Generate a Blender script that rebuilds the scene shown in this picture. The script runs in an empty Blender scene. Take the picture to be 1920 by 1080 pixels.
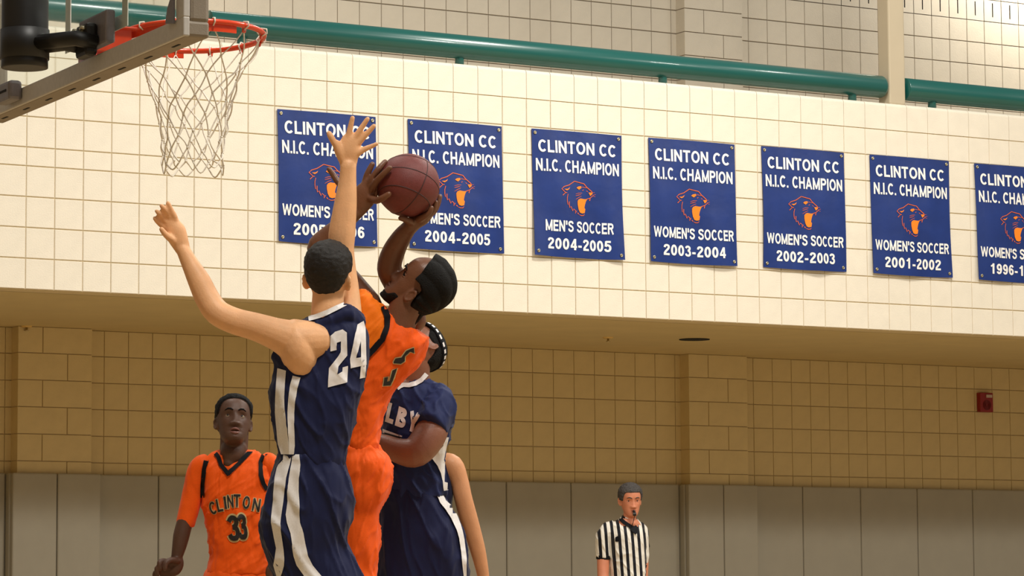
import bpy, bmesh, math, random
from mathutils import Vector, Matrix, noise
from mathutils.bvhtree import BVHTree
from mathutils.geometry import tessellate_polygon
random.seed(7)
sc = bpy.context.scene
COL = sc.collection
# ------------------------------------------------------------------ camera
F_PX, CX, CY = 5559.66, 560.0, 540.0
YAW, PITCH, ROLL = 0.48178, 0.095186, 0.000647
CAM = Vector((0.0, 0.0, 1.2104))
_cy, _sy, _cp, _sp = math.cos(YAW), math.sin(YAW), math.cos(PITCH), math.sin(PITCH)
FW = Vector((_sy*_cp, _cy*_cp, _sp))
_r = Vector((_cy, -_sy, 0)); _u = _r.cross(FW)
RT = _r*math.cos(ROLL) + _u*math.sin(ROLL)
UP = -_r*math.sin(ROLL) + _u*math.cos(ROLL)
cam = bpy.data.cameras.new('camera')
cam.sensor_fit = 'HORIZONTAL'; cam.sensor_width = 36.0
cam.lens = F_PX*36.0/1920.0
cam.shift_x = 400.0/1920.0
cam.clip_end = 200
camo = bpy.data.objects.new('camera', cam); COL.objects.link(camo)
M = Matrix.Identity(4)
for i in range(3):
    M[i][0] = RT[i]; M[i][1] = UP[i]; M[i][2] = -FW[i]; M[i][3] = CAM[i]
camo.matrix_world = M
sc.camera = camo
# ------------------------------------------------------------------ world, lights, exposure
w = bpy.data.worlds.new('world'); sc.world = w; w.use_nodes = True
w.node_tree.nodes['Background'].inputs[0].default_value = (1.0, 0.93, 0.83, 1)
w.node_tree.nodes['Background'].inputs[1].default_value = 0.30
def area(name, loc, aim, sx, sy, power, color=(1.0, 0.965, 0.89)):
    l = bpy.data.lights.new(name, 'AREA'); l.shape = 'RECTANGLE'; l.size = sx; l.size_y = sy
    l.energy = power; l.color = color
    o = bpy.data.objects.new(name, l); COL.objects.link(o); o.location = loc
    o.rotation_euler = (Vector(aim)-Vector(loc)).to_track_quat('-Z', 'Y').to_euler()
    return o
for x, pw in ((5.5, 150), (12.0, 370), (19.2, 120)):
    area('ceiling_lamp', (x, 13.8, 8.6), (x, 15.4, 0), 0.8, 0.8, pw)
area('ceiling_lamp', (12.0, 6.5, 9.2), (11.0, 8.0, 0), 1.2, 1.2, 560)
area('ceiling_lamp', (4.5, 5.5, 9.2), (5.6, 9.0, 0), 1.2, 1.2, 460)
area('ceiling_lamp', (21.0, 6.0, 9.2), (19.0, 9.0, 0), 1.2, 1.2, 330)
area('wall_lamp', (18.7, 20.05, 7.3), (18.7, 20.77, 6.9), 1.6, 0.25, 100, (1.0, 0.95, 0.85))
area('wall_lamp', (8.0, 19.2, 7.6), (8.0, 20.77, 5.6), 3.0, 0.3, 80, (1.0, 0.92, 0.8))
sc.view_settings.view_transform = 'Standard'
try: sc.view_settings.look = 'None'
except Exception: pass
sc.view_settings.exposure = 0.0; sc.view_settings.gamma = 1.0
sc.view_settings.use_curve_mapping = False
# ------------------------------------------------------------------ helpers
def P(px, py, d):
    return CAM + (FW + RT*((px-CX)/F_PX) - UP*((py-CY)/F_PX))*d
def on_y(px, py, Y):
    v = FW + RT*((px-CX)/F_PX) - UP*((py-CY)/F_PX)
    return CAM + v*(Y/v.y)
def on_z(px, py, Z):
    v = FW + RT*((px-CX)/F_PX) - UP*((py-CY)/F_PX)
    return CAM + v*((Z-CAM.z)/v.z)
def lin(c):
    return tuple(((x/255)/12.92 if x/255 <= .04045 else ((x/255+.055)/1.055)**2.4) for x in c)
def mat(name, rgb, rough=.6, metal=0, grain=0.06, gscale=60, bump=0.0, bscale=80, spec=.5, coat=0, sss=0, trans=0):
    m = bpy.data.materials.new(name); m.use_nodes = True
    nt = m.node_tree; b = nt.nodes['Principled BSDF']
    c = lin(rgb)
    b.inputs['Roughness'].default_value = rough; b.inputs['Metallic'].default_value = metal
    b.inputs['Specular IOR Level'].default_value = spec
    b.inputs['Coat Weight'].default_value = coat
    b.inputs['Transmission Weight'].default_value = trans
    if sss:
        b.inputs['Subsurface Weight'].default_value = sss
        b.inputs['Subsurface Radius'].default_value = (0.012, 0.005, 0.003)
        b.inputs['Subsurface Scale'].default_value = 1.0
    tc = nt.nodes.new('ShaderNodeTexCoord')
    nz = nt.nodes.new('ShaderNodeTexNoise'); nz.inputs['Scale'].default_value = gscale; nz.inputs['Detail'].default_value = 3
    nt.links.new(tc.outputs['Object'], nz.inputs['Vector'])
    rp = nt.nodes.new('ShaderNodeValToRGB')
    rp.color_ramp.elements[0].position = .3; rp.color_ramp.elements[1].position = .7
    rp.color_ramp.elements[0].color = tuple(x*(1-grain) for x in c)+(1,)
    rp.color_ramp.elements[1].color = tuple(min(1, x*(1+grain)) for x in c)+(1,)
    nt.links.new(nz.outputs['Fac'], rp.inputs['Fac'])
    nt.links.new(rp.outputs['Color'], b.inputs['Base Color'])
    if bump:
        n2 = nt.nodes.new('ShaderNodeTexNoise'); n2.inputs['Scale'].default_value = bscale; n2.inputs['Detail'].default_value = 4
        nt.links.new(tc.outputs['Object'], n2.inputs['Vector'])
        bp = nt.nodes.new('ShaderNodeBump'); bp.inputs['Strength'].default_value = 1.0; bp.inputs['Distance'].default_value = bump
        nt.links.new(n2.outputs['Fac'], bp.inputs['Height']); nt.links.new(bp.outputs['Normal'], b.inputs['Normal'])
    return m
def fabric(name, rgb, rough=.65, fold=.012, fscale=9, stretch=(1.6, 1.6, .55), spec=.2, sheen=.08):
    m = mat(name, rgb, rough, grain=.05, gscale=200, spec=spec)
    nt = m.node_tree; b = nt.nodes['Principled BSDF']
    b.inputs['Sheen Weight'].default_value = sheen
    tc = [n for n in nt.nodes if n.type == 'TEX_COORD'][0]
    mp = nt.nodes.new('ShaderNodeMapping'); mp.inputs['Scale'].default_value = stretch
    mp.inputs['Rotation'].default_value = (.25, .3, .2)
    nt.links.new(tc.outputs['Object'], mp.inputs['Vector'])
    n2 = nt.nodes.new('ShaderNodeTexNoise'); n2.inputs['Scale'].default_value = fscale; n2.inputs['Detail'].default_value = 1.5
    n2.inputs['Distortion'].default_value = .8
    nt.links.new(mp.outputs[0], n2.inputs['Vector'])
    bp = nt.nodes.new('ShaderNodeBump'); bp.inputs['Distance'].default_value = fold; bp.inputs['Strength'].default_value = 1.0
    nt.links.new(n2.outputs['Fac'], bp.inputs['Height']); nt.links.new(bp.outputs['Normal'], b.inputs['Normal'])
    return m
def tag(o, label=None, cat=None, group=None, kind=None):
    if label: o['label'] = label
    if cat: o['category'] = cat
    if group: o['group'] = group
    if kind: o['kind'] = kind
    return o
def link(name, me, m=None, parent=None, loc=None):
    o = bpy.data.objects.new(name, me); COL.objects.link(o)
    if m and me and not me.materials: me.materials.append(m)
    if parent: o.parent = parent
    if loc is not None: o.location = loc
    return o
def to_mesh(bm, name='mesh', smooth=False):
    me = bpy.data.meshes.new(name); bm.to_mesh(me); bm.free()
    if smooth:
        for p in me.polygons: p.use_smooth = True
    return me
def add_box(bm, lo, hi, bev=0.0):
    r = bmesh.ops.create_cube(bm, size=1.0)
    vs = r['verts']
    for v in vs:
        v.co = Vector([lo[i] + (v.co[i]+.5)*(hi[i]-lo[i]) for i in range(3)])
    if bev:
        es = list({e for v in vs for e in v.link_edges})
        bmesh.ops.bevel(bm, geom=es, offset=bev, segments=2, affect='EDGES', profile=.5)
def box_mesh(lo, hi, bev=0.0):
    bm = bmesh.new(); add_box(bm, lo, hi, bev); return to_mesh(bm)
def frame_of(t):
    t = t.normalized(); a = Vector((0, 0, 1)) if abs(t.z) < .95 else Vector((1, 0, 0))
    n = t.cross(a).normalized(); return n, t.cross(n).normalized()
def add_tube(bm, pts, r, seg=8, closed=False, cap=True):
    pts = [Vector(p) for p in pts]; n = len(pts); rings = []
    pn = None
    for i, p in enumerate(pts):
        if closed: t = pts[(i+1) % n]-pts[i-1]
        else: t = pts[min(i+1, n-1)]-pts[max(i-1, 0)]
        t = t.normalized()
        if pn is None: a, b = frame_of(t)
        else:
            a = (pn - t*pn.dot(t)).normalized(); b = t.cross(a)
        pn = a
        rr = r[i] if isinstance(r, (list, tuple)) else r
        rings.append([bm.verts.new(p + a*math.cos(2*math.pi*k/seg)*rr + b*math.sin(2*math.pi*k/seg)*rr) for k in range(seg)])
    for i in range(n if closed else n-1):
        A, B = rings[i], rings[(i+1) % n]
        for k in range(seg):
            bm.faces.new((A[k], A[(k+1) % seg], B[(k+1) % seg], B[k]))
    if cap and not closed:
        bm.faces.new(rings[0][::-1]); bm.faces.new(rings[-1])
def tube_mesh(pts, r, seg=8, closed=False, smooth=True):
    bm = bmesh.new(); add_tube(bm, pts, r, seg, closed)
    bmesh.ops.recalc_face_normals(bm, faces=bm.faces)
    return to_mesh(bm, smooth=smooth)
def crom(vals, n):
    """Catmull-Rom resample of a list of tuples, n pieces per span"""
    out = []; m = len(vals)
    for i in range(m-1):
        p0 = vals[max(i-1, 0)]; p1 = vals[i]; p2 = vals[i+1]; p3 = vals[min(i+2, m-1)]
        for k in range(n):
            t = k/n
            out.append(tuple(.5*((2*b) + (-a+c)*t + (2*a-5*b+4*c-d)*t*t + (-a+3*b-3*c+d)*t**3) for a, b, c, d in zip(p0, p1, p2, p3)))
    out.append(vals[-1]); return out
# ------------------------------------------------------------------ materials
m_cream = mat('painted_block_cream', (234, 225, 207), .55, grain=.03, gscale=9, bump=.0015, bscale=120, spec=.35)
m_upper = mat('painted_block_grey', (196, 186, 168), .55, grain=.03, gscale=9, bump=.0015, bscale=120, spec=.35)
m_tan = mat('painted_block_tan', (212, 192, 144), .6, grain=.04, gscale=9, bump=.0012, bscale=120, spec=.3)
m_mortar = mat('mortar_joint', (214, 196, 158), .8, grain=.05)
m_mortar_l = mat('mortar_joint_tan', (180, 158, 120), .85, grain=.05)
m_mortar_u = mat('mortar_joint_grey', (120, 108, 92), .85, grain=.05)
m_soffit = mat('soffit_paint', (204, 184, 136), .7, grain=.04, gscale=3)
m_pad = mat('vinyl_pad', (164, 158, 142), .5, grain=.03, gscale=5, bump=.0006, bscale=300, spec=.35)
m_dark = mat('dark_recess', (14, 13, 12), .9)
m_teal = mat('teal_enamel', (12, 86, 80), .28, grain=.03, gscale=4, spec=.6, coat=.3)
m_beam = mat('column_paint', (190, 176, 150), .6, grain=.03, gscale=5)
m_wood = mat('court_maple', (190, 166, 126), .35, grain=.12, gscale=3)
m_navyvinyl = mat('banner_vinyl', (25, 50, 116), .36, grain=.12, gscale=5, bump=.004, bscale=5, spec=.4)
m_white = mat('white_print', (246, 244, 240), .5, grain=.02)
m_emblem = mat('orange_print', (226, 98, 36), .5, grain=.03)
m_emblem2 = mat('bright_orange_print', (252, 134, 16), .5, grain=.03)
m_grommet = mat('brass_grommet', (200, 190, 160), .3, metal=1)
m_alarm = mat('alarm_red', (140, 28, 30), .45)
# ------------------------------------------------------------------ room
YF, YB = 17.918, 20.771          # face of the parapet, face of the wall behind
X0F, X0B, B = 7.354, 12.4323, 0.2032
FZ0 = 3.043
def struct(name, me, m):
    o = link(name, me, m); o['kind'] = 'structure'; return o
floor = struct('floor', box_mesh((-14, -8, -.1), (34, 21.2, 0)), m_wood)
wall_l = struct('wall_left', box_mesh((-2.7, -8, 0), (-2.5, 21.0, 8.2)), mat('end_wall_paint', (150, 132, 104), .7, grain=.04, gscale=4))
ceil_ = struct('ceiling', box_mesh((-2, YF+.19, FZ0), (30, YB+.02, FZ0+.3)), m_soffit)
G = .0034
def block_mesh(wd, h, dep=.02, bev=.003, round_top=0, ga=None):
    """a block face standing proud of the mortar bed; local origin = lower left corner of its cell, front towards -Y"""
    bm = bmesh.new()
    g = G if ga is None else ga
    if round_top:
        prof = [(-0.0, g)]
        prof = [(0, g)] + [(round_top - round_top*math.cos(a*math.pi/12), h-round_top+round_top*math.sin(a*math.pi/12)) for a in range(0, 7)]
        ys = prof + [(dep+.15, h), (dep+.15, g)]
        A = [bm.verts.new((g*.6, y-dep, z)) for y, z in ys]; Bv = [bm.verts.new((wd-g*.6, y-dep, z)) for y, z in ys]
        n = len(ys)
        for i in range(n): bm.faces.new((A[i], A[(i+1) % n], Bv[(i+1) % n], Bv[i]))
        bm.faces.new(A); bm.faces.new(Bv[::-1])
    else:
        o = [(g*.7, 0, g), (wd-g*.7, 0, g), (wd-g*.7, 0, h-g), (g*.7, 0, h-g)]
        i_ = [(g*.7+bev, -dep, g+bev), (wd-g*.7-bev, -dep, g+bev), (wd-g*.7-bev, -dep, h-g-bev), (g*.7+bev, -dep, h-g-bev)]
        m_ = [(x, -dep+bev, z) for x, _, z in o]
        R = [[bm.verts.new(c) for c in L] for L in (o, m_, i_)]
        for a, b in ((0, 1), (1, 2)):
            for k in range(4): bm.faces.new((R[a][k], R[a][(k+1) % 4], R[b][(k+1) % 4], R[b][k]))
        bm.faces.new(R[2])
    bmesh.ops.recalc_face_normals(bm, faces=bm.faces)
    return to_mesh(bm, 'block')
def joined(name, items, m, parent):
    bm = bmesh.new()
    for me, loc in items:
        t = me.copy(); t.transform(Matrix.Translation(loc)); bm.from_mesh(t); bpy.data.meshes.remove(t)
    o = link(name, to_mesh(bm), m, parent); o['kind'] = 'stuff'; return o
DEP = .009
# parapet
par = struct('wall_parapet', box_mesh((3.5, YF+DEP, FZ0), (24.0, YF+.20, 4.775)), m_mortar)
rows = [0, 1, 2, 3, 4, 4.614, 5.614, 6.614, 7.614]
rz = [FZ0 + r*B for r in rows] + [4.802]
pm = {}
singles, rest = [], []
for i in range(-18, 75):
    for k in range(9):
        z, h = rz[k], rz[k+1]-rz[k]
        if k not in pm:
            pm[k] = block_mesh(B, h, DEP, round_top=.028 if k == 8 else 0)
            pm[k].materials.append(m_cream)
        loc = (X0F+i*B, YF+DEP, z)
        if -2 <= i <= 41 and len(singles) < 298 and not (i < 4 and k > 5): singles.append((k, loc))
        else: rest.append((pm[k], loc))
for k, loc in singles: link('block', pm[k], None, par, loc)
joined('block_field', rest, m_cream, par)
# wall behind the recess, wall over the balcony
back = struct('wall_back', box_mesh((3.5, YB+DEP, 0), (27.0, YB+.25, FZ0+.02)), m_mortar_l)
upw = struct('wall_upper', box_mesh((3.5, YB+DEP, FZ0+.28), (27.0, YB+.25, 8.2)), m_mortar_u)
PILY = YB-.13
pil_x = [on_y(1291, 700, PILY).x, on_y(1291, 700, PILY).x-30*B+.0, on_y(1291, 700, PILY).x+30*B]
def in_pil(x0, x1): return any(x0 > p-.03 and x1 < p+3*B+.03 for p in pil_x)
zrow = [1.828, 1.93, 2.0316] + [2.0316+B*k for k in range(1, 5)] + [FZ0]
meshes = {}
def bmsh(wd, h, m, ga=None):
    k = (round(wd, 4), round(h, 4), m.name)
    if k not in meshes:
        meshes[k] = block_mesh(wd, h, DEP, ga=ga); meshes[k].materials.append(m)
    return meshes[k]
sing, rest = [], []
for j in range(-43, 70):
    x = X0B + j*B
    if in_pil(x, x+B): continue
    for k in range(1, 7):
        it = (bmsh(B, zrow[k+1]-zrow[k], m_tan, .003), (x, YB+DEP, zrow[k]))
        if -22 <= j <= 29: sing.append(it)
        else: rest.append(it)
for me, loc in sing[:296]: link('block', me, None, back, loc)
if sing[296:]+rest: joined('block_field', rest+sing[296:], m_tan, back)
UZ = 5.804
sing, rest = [], []
slots = bmesh.new()
slot_pos = []
for j in range(-43, 70):
    x = X0B + j*B
    pil = in_pil(x, x+B)
    for k in range(-11, 9):
        z = UZ + k*B
        if z < 3.4: continue
        if pil: continue
        if k >= 2:
            it = ('slot', (x, YB+DEP, z))
        else: it = (bmsh(B, B, m_upper, .0035), (x, YB+DEP, z))
        vis = (-22 <= j <= 30 and -5 <= k <= 2)
        (sing if vis else rest).append(it)
# sound-absorbing block with a vertical slot in the middle
def slot_block():
    bm = bmesh.new(); s0, s1 = B/2-.006, B/2+.006; z0, z1 = .045, .175; g = .0035
    xs = [g, s0, s1, B-g]; zs = [g, z0, z1, B-g]
    V = [[bm.verts.new((x, -DEP, z)) for x in xs] for z in zs]
    for a in range(3):
        for b_ in range(3):
            if a == 1 and b_ == 1: continue
            bm.faces.new((V[a][b_], V[a][b_+1], V[a+1][b_+1], V[a+1][b_]))
    ring = [V[1][1], V[1][2], V[2][2], V[2][1]]
    bk = [bm.verts.new((v.co.x, .0, v.co.z)) for v in ring]
    for q in range(4): bm.faces.new((ring[q], ring[(q+1) % 4], bk[(q+1) % 4], bk[q]))
    bm.faces.new(bk)
    og = [V[0][0], V[0][3], V[3][3], V[3][0]]
    ob = [bm.verts.new((v.co.x, 0, v.co.z)) for v in og]
    bmesh.ops.recalc_face_normals(bm, faces=bm.faces)
    bm.faces.ensure_lookup_table()
    me = to_mesh(bm, 'slot_block'); me.materials.append(m_upper); me.materials.append(m_dark)
    for p in me.polygons[8:13]: p.material_index = 1
    return me
SB = slot_block()
sing.sort(key=lambda t: t[1][0] if t[0] != 'slot' else -1)
for n_, (me, loc) in enumerate(sing[:296]): link('block', SB if me == 'slot' else me, None, upw, loc)
bm = bmesh.new()
rest += sing[296:]
for me, loc in rest:
    if me == 'slot': me = SB
    t = me.copy(); t.transform(Matrix.Translation(loc)); bm.from_mesh(t); bpy.data.meshes.remove(t)
me = to_mesh(bm); me.materials.append(m_upper); me.materials.append(m_dark)
o = link('block_field', me, None, upw); o['kind'] = 'stuff'
# pilasters of running-bond block
def pilaster(name, px, z0, z1, zlines, m, mm):
    o = struct(name, box_mesh((px+.004, PILY+DEP, z0), (px+3*B-.004, YB+.05, z1)), mm)
    par_ = 0
    for a, b_ in zip(zlines[:-1], zlines[1:]):
        cuts = [0, 1, 3] if par_ % 2 else [0, 2, 3]
        for c0, c1 in zip(cuts[:-1], cuts[1:]):
            wd = (c1-c0)*B
            k = ('pil', c1-c0, round(b_-a, 3), m.name)
            if k not in meshes:
                bm = bmesh.new(); g = .003
                add_box(bm, (g, -DEP, g), (wd-g, .14, b_-a-g), .003); meshes[k] = to_mesh(bm, 'pilaster_block'); meshes[k].materials.append(m)
            link('block', meshes[k], None, o, (px+c0*B, PILY+DEP, a))
        par_ += 1
for n_, px in enumerate(pil_x):
    pilaster('trim_%d' % (n_+1), px, 0, FZ0, zrow[1:], m_tan, m_mortar_l)
    pilaster('trim_%d' % (n_+4), px, FZ0+.3, 8.2, [UZ+k*B for k in range(-11, 10)], m_upper, m_mortar_u)
# wall pads
def pad(x0, x1, y, parent, side=0):
    bm = bmesh.new(); add_box(bm, (0, 0, 0), (x1-x0-.006, .055, 1.84), .012)
    link('wall_pad', to_mesh(bm), m_pad, parent, (x0+.003, y-.055, .10))
pads = []
p1, p2, p3 = pil_x[1], pil_x[0], pil_x[2]
def run(a, b_, edges, y=YB-DEP-.002):
    e = [a]+[q for q in edges if a+.02 < q < b_-.02]+[b_]
    for u, v in zip(e[:-1], e[1:]): pad(u, v, y, back)
edges = [on_y(1505, 940, YB-.06).x+.6255*k for k in range(-2, 8)] + [on_y(1070.6, 920, YB-.06).x+.6255*k for k in range(-6, 2)]
eL = sorted(q for q in edges if q < p2)
eR = sorted(q for q in edges if q > p2+.6)
run(4.0, p1-.06, [4.9, 5.5, 6.1, 6.75, 7.4, 8.0])
run(p1+3*B+.062, p2-.06, [q for q in eL if q > p1+.8])
run(p2+3*B+.062, p3-.06, eR)
run(p3+3*B+.062, 26, [p3+3*B+.06+.62*k for k in range(1, 9)])
for p_ in pil_x:
    bm = bmesh.new()
    xm = p_+1.42*B+.02
    pad(p_-.055, xm, PILY-.002, back); pad(xm, p_+3*B+.055, PILY-.002, back)
    for xs in (p_-.058, p_+3*B+.003):
        bm = bmesh.new(); add_box(bm, (0, 0, 0), (.055, .115, 1.84), .012)
        link('wall_pad', to_mesh(bm), m_pad, back, (xs, PILY, .10))
bb = struct('baseboard_back', box_mesh((4, YB-.02, 0), (26, YB+.01, .10)), mat('black_rubber_base', (30, 28, 26), .6))
# steel columns on the parapet
for n_, cx in enumerate((14.607, 8.575, 20.64)):
    bm = bmesh.new(); add_box(bm, (cx-.078, YF+.028, 4.80), (cx+.078, YF+.165, 8.2), .012)
    struct('trim_%d' % (n_+7), to_mesh(bm), m_beam)
# rails
def rail(xa, xb, posts, label):
    root = bpy.data.objects.new('guard_rail', None); COL.objects.link(root); root.location = ((xa+xb)/2, YF+.085, 4.80)
    tag(root, label, 'railing', 'teal guard rails on top of the parapet')
    dx = (xa+xb)/2
    r = .087
    L = xb-xa; pts = [(-L/2, 0, .138), (-L/2+.004, 0, .138), (L/2-.03, 0, .138), (L/2-.008, 0, .138), (L/2, 0, .138)]
    link('rail_tube', tube_mesh(pts, [r-.004, r, r, r-.01, r-.035], 40), m_teal, root)
    for px in posts:
        link('rail_post', tube_mesh([(px-dx, 0, 0), (px-dx, 0, .12)], .033, 16), m_teal, root)
    return root
rail(8.712, 14.512, (8.97, 10.707, 12.456, 14.211), 'long teal pipe guard rail on the cream parapet above the banners')
rail(14.712, 20.5, (14.99, 16.74, 18.49, 20.2), 'teal pipe guard rail at top right, past the beige column')
rail(3.6, 8.46, (4.3, 6.05, 7.8), 'teal pipe guard rail seen through the glass backboard')
# soffit fittings
c = on_z(1302, 636, FZ0)
root = bpy.data.objects.new('recessed_downlight', None); COL.objects.link(root); root.location = (c.x, c.y, FZ0)
tag(root, 'unlit round recessed downlight in the soffit, seen as a thin dark ellipse', 'light fixture')
bm = bmesh.new(); bmesh.ops.create_cone(bm, cap_ends=True, segments=40, radius1=.112, radius2=.112, depth=.004, matrix=Matrix.Translation((0, 0, -.003)))
link('dark_opening', to_mesh(bm), m_dark, root)
link('trim_ring', tube_mesh([(.118*math.cos(a*math.pi/20), .118*math.sin(a*math.pi/20), -.002) for a in range(40)], .004, 6, True), m_dark, root)
def sprinkler(px, py, label, Yv=None):
    c = on_z(px, py, FZ0)
    root = bpy.data.objects.new('fire_sprinkler', None); COL.objects.link(root); root.location = (c.x, c.y, FZ0)
    tag(root, label, 'sprinkler')
    bm = bmesh.new(); bmesh.ops.create_cone(bm, cap_ends=True, segments=24, radius1=.035, radius2=.045, depth=.012, matrix=Matrix.Translation((0, 0, -.006)))
    link('escutcheon', to_mesh(bm), mat('pale_enamel', (214, 180, 110), .4), root)
    link('sprinkler_head', tube_mesh([(0, 0, -.01), (0, 0, -.03), (0, 0, -.034), (0, 0, -.038)], [.008, .008, .018, .018], 14), m_grommet, root)
sprinkler(1140, 632, 'small pale fire sprinkler in the soffit, left of the round downlight')
sprinkler(50, 611, 'small pale fire sprinkler in the soffit at the far left by the pilaster')
# fire alarm
a0 = on_y(1835, 736, YB-.03); a1 = on_y(1860, 773, YB-.03)
root = bpy.data.objects.new('fire_alarm', None); COL.objects.link(root); root.location = ((a0.x+a1.x)/2, YB, a1.z)
tag(root, 'dark red fire alarm horn strobe mounted on the tan block wall at far right', 'fire alarm')
hw, hh = (a1.x-a0.x)/2, a0.z-a1.z
bm = bmesh.new(); add_box(bm, (-hw, -.05, 0), (hw, 0, hh), .006); link('housing', to_mesh(bm), m_alarm, root)
bm = bmesh.new(); add_box(bm, (-.01, -.062, hh*.74), (hw*.75, -.049, hh*.9), .004); link('strobe_lens', to_mesh(bm), mat('strobe_lens', (190, 170, 160), .2), root)
bm = bmesh.new()
for q in range(5): add_tube(bm, [((.012+.008*q)*math.cos(t*math.pi/12), -.052, hh*.36+(.012+.008*q)*math.sin(t*math.pi/12)) for t in range(24)], .0018, 5, True)
link('horn_grille', to_mesh(bm), mat('grille_red', (96, 20, 24), .5), root)
# ------------------------------------------------------------------ text and flat print
def stroke(pts, wd):
    """polyline -> quad strip (2D)"""
    L, R = [], []
    n = len(pts)
    for i in range(n):
        a = Vector(pts[max(i-1, 0)]); b_ = Vector(pts[min(i+1, n-1)]); d = (b_-a).normalized(); nn = Vector((-d.y, d.x))
        ww = wd[i] if isinstance(wd, (list, tuple)) else wd
        p = Vector(pts[i]); L.append(tuple(p+nn*ww/2)); R.append(tuple(p-nn*ww/2))
    return strip(L, R)
def strip(L, R):
    n = len(L); vs = list(L)+list(R); fs = [(i, i+1, n+i+1, n+i) for i in range(n-1)]
    return vs, fs
def poly(pts):
    t = tessellate_polygon([[Vector((p[0], p[1], 0)) for p in pts]])
    return list(pts), [tuple(f) for f in t]
def merge2(*parts):
    V, Fc = [], []
    for v, f in parts:
        n = len(V); V += list(v); Fc += [tuple(i+n for i in q) for q in f]
    return V, Fc
def _arc(cx, cy, rx, ry, a0, a1, n=14):
    return [(cx+rx*math.cos(math.radians(a0+(a1-a0)*k/n)), cy+ry*math.sin(math.radians(a0+(a1-a0)*k/n))) for k in range(n+1)]
def glyph(ch, t=.185):
    h = t/2; q = lambda *p: (list(p), t)
    if ch == 'C': return .72, [(_arc(.38, .5, .38-h, .5-h, 42, 318, 22), t)]
    if ch == 'O': return .80, [(_arc(.40, .5, .40-h, .5-h, 0, 180, 16), t), (_arc(.40, .5, .40-h, .5-h, 180, 360, 16), t)]
    if ch == '0': return .56, [(_arc(.28, .5, .28-h, .5-h, 0, 180, 16), t), (_arc(.28, .5, .28-h, .5-h, 180, 360, 16), t)]
    if ch == 'L': return .58, [q((h, 0), (h, 1)), q((t, h), (.58, h))]
    if ch == 'I': return .19, [q((h, 0), (h, 1))]
    if ch == 'N': return .72, [q((h, 0), (h, 1)), q((.72-h, 0), (.72-h, 1)), ([(h*1.1, .93), (.72-h*1.1, .07)], t*.95)]
    if ch == 'T': return .66, [q((.33, 0), (.33, 1)), q((0, 1-h), (.66, 1-h))]
    if ch == 'H': return .72, [q((h, 0), (h, 1)), q((.72-h, 0), (.72-h, 1)), q((t, .52), (.72-t, .52))]
    if ch == 'A': return .80, [([(h*.85, 0), (.40, .97)], t*.95), ([(.80-h*.85, 0), (.40, .97)], t*.95), q((.2, .30), (.6, .30)), q((.31, .93), (.49, .93))]
    if ch == 'M': return .86, [q((h, 0), (h, 1)), q((.86-h, 0), (.86-h, 1)), ([(h, .95), (.43, .08)], t*.85), ([(.86-h, .95), (.43, .08)], t*.85)]
    if ch == 'P': return .66, [q((h, 0), (h, 1)), ([(t, 1-h), (.36, 1-h)]+_arc(.38, .70, .28-h, .30-h, 88, -88, 12)+[(t, .40+h)], t)]
    if ch == 'B': return .70, [q((h, 0), (h, 1)), ([(t, 1-h), (.36, 1-h)]+_arc(.38, .76, .27-h, .24-h, 88, -88, 10)+[(t, .50)], t), ([(t, .50), (.38, .50)]+_arc(.40, .27, .30-h, .27-h, 88, -88, 10)+[(t, h)], t)]
    if ch == 'R': return .72, [q((h, 0), (h, 1)), ([(t, 1-h), (.38, 1-h)]+_arc(.40, .72, .29-h, .28-h, 88, -88, 12)+[(t, .44+h)], t), ([(.40, .48), (.63, 0)], t)]
    if ch == 'W': return 1.02, [([(.07, 1), (.28, .02)], t*.9), ([(.28, .02), (.51, .96)], t*.8), ([(.51, .96), (.74, .02)], t*.8), ([(.74, .02), (.95, 1)], t*.9)]
    if ch == 'Y': return .72, [([(.09, 1), (.36, .45)], t), ([(.63, 1), (.36, .45)], t), q((.36, 0), (.36, .5))]
    if ch == 'E': return .62, [q((h, 0), (h, 1)), q((t, h), (.62, h)), q((t, 1-h), (.61, 1-h)), q((t, .52), (.57, .52))]
    if ch in 'S': return .68, [(crom([(.60, .74), (.53, .87), (.34, .91), (.14, .85), (.10, .71), (.22, .58), (.44, .50), (.58, .38), (.58, .22), (.44, .11), (.26, .10), (.12, .17), (.07, .30)], 3), t)]
    if ch == "'": return .2, [([(.1, .62), (.1, 1)], t)]
    if ch == '.': return .2, [([(.1, 0), (.1, .18)], t)]
    if ch == '-': return .36, [q((.02, .34), (.34, .34))]
    if ch == ' ': return .26, []
    if ch == '1': return .56, [q((.34, 0), (.34, 1)), ([(.38, .93), (.10, .70)], t*.8)]
    if ch == '2': return .56, [(crom([(.10, .70), (.14, .86), (.28, .91), (.43, .85), (.46, .70), (.38, .55), (.22, .36), (.10, .16)], 3), t), q((.03, h), (.55, h))]
    if ch == '3': return .56, [(crom([(.08, .76), (.16, .88), (.29, .91), (.42, .84), (.44, .70), (.36, .57), (.24, .535)], 3), t), (crom([(.24, .53), (.38, .50), (.46, .38), (.46, .22), (.38, .11), (.26, .09), (.13, .13), (.07, .26)], 3), t)]
    if ch == '4': return .58, [q((.42, 0), (.42, 1)), ([(.38, .95), (.07, .30)], t*.8), q((.02, .29), (.58, .29))]
    if ch == '5': return .56, [q((.12, 1-h), (.52, 1-h)), ([(.14, .96), (.10, .48)], t*.9), (crom([(.09, .50), (.22, .60), (.36, .57), (.46, .44), (.45, .24), (.36, .11), (.24, .09), (.12, .13), (.06, .26)], 3), t)]
    if ch == '6': return .56, [(_arc(.29, .33, .27-h, .33-h, 0, 180, 14), t), (_arc(.29, .33, .27-h, .33-h, 180, 360, 14), t), (crom([(.10, .33), (.10, .6), (.18, .84), (.32, .91), (.43, .85), (.47, .75)], 3), t)]
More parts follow.
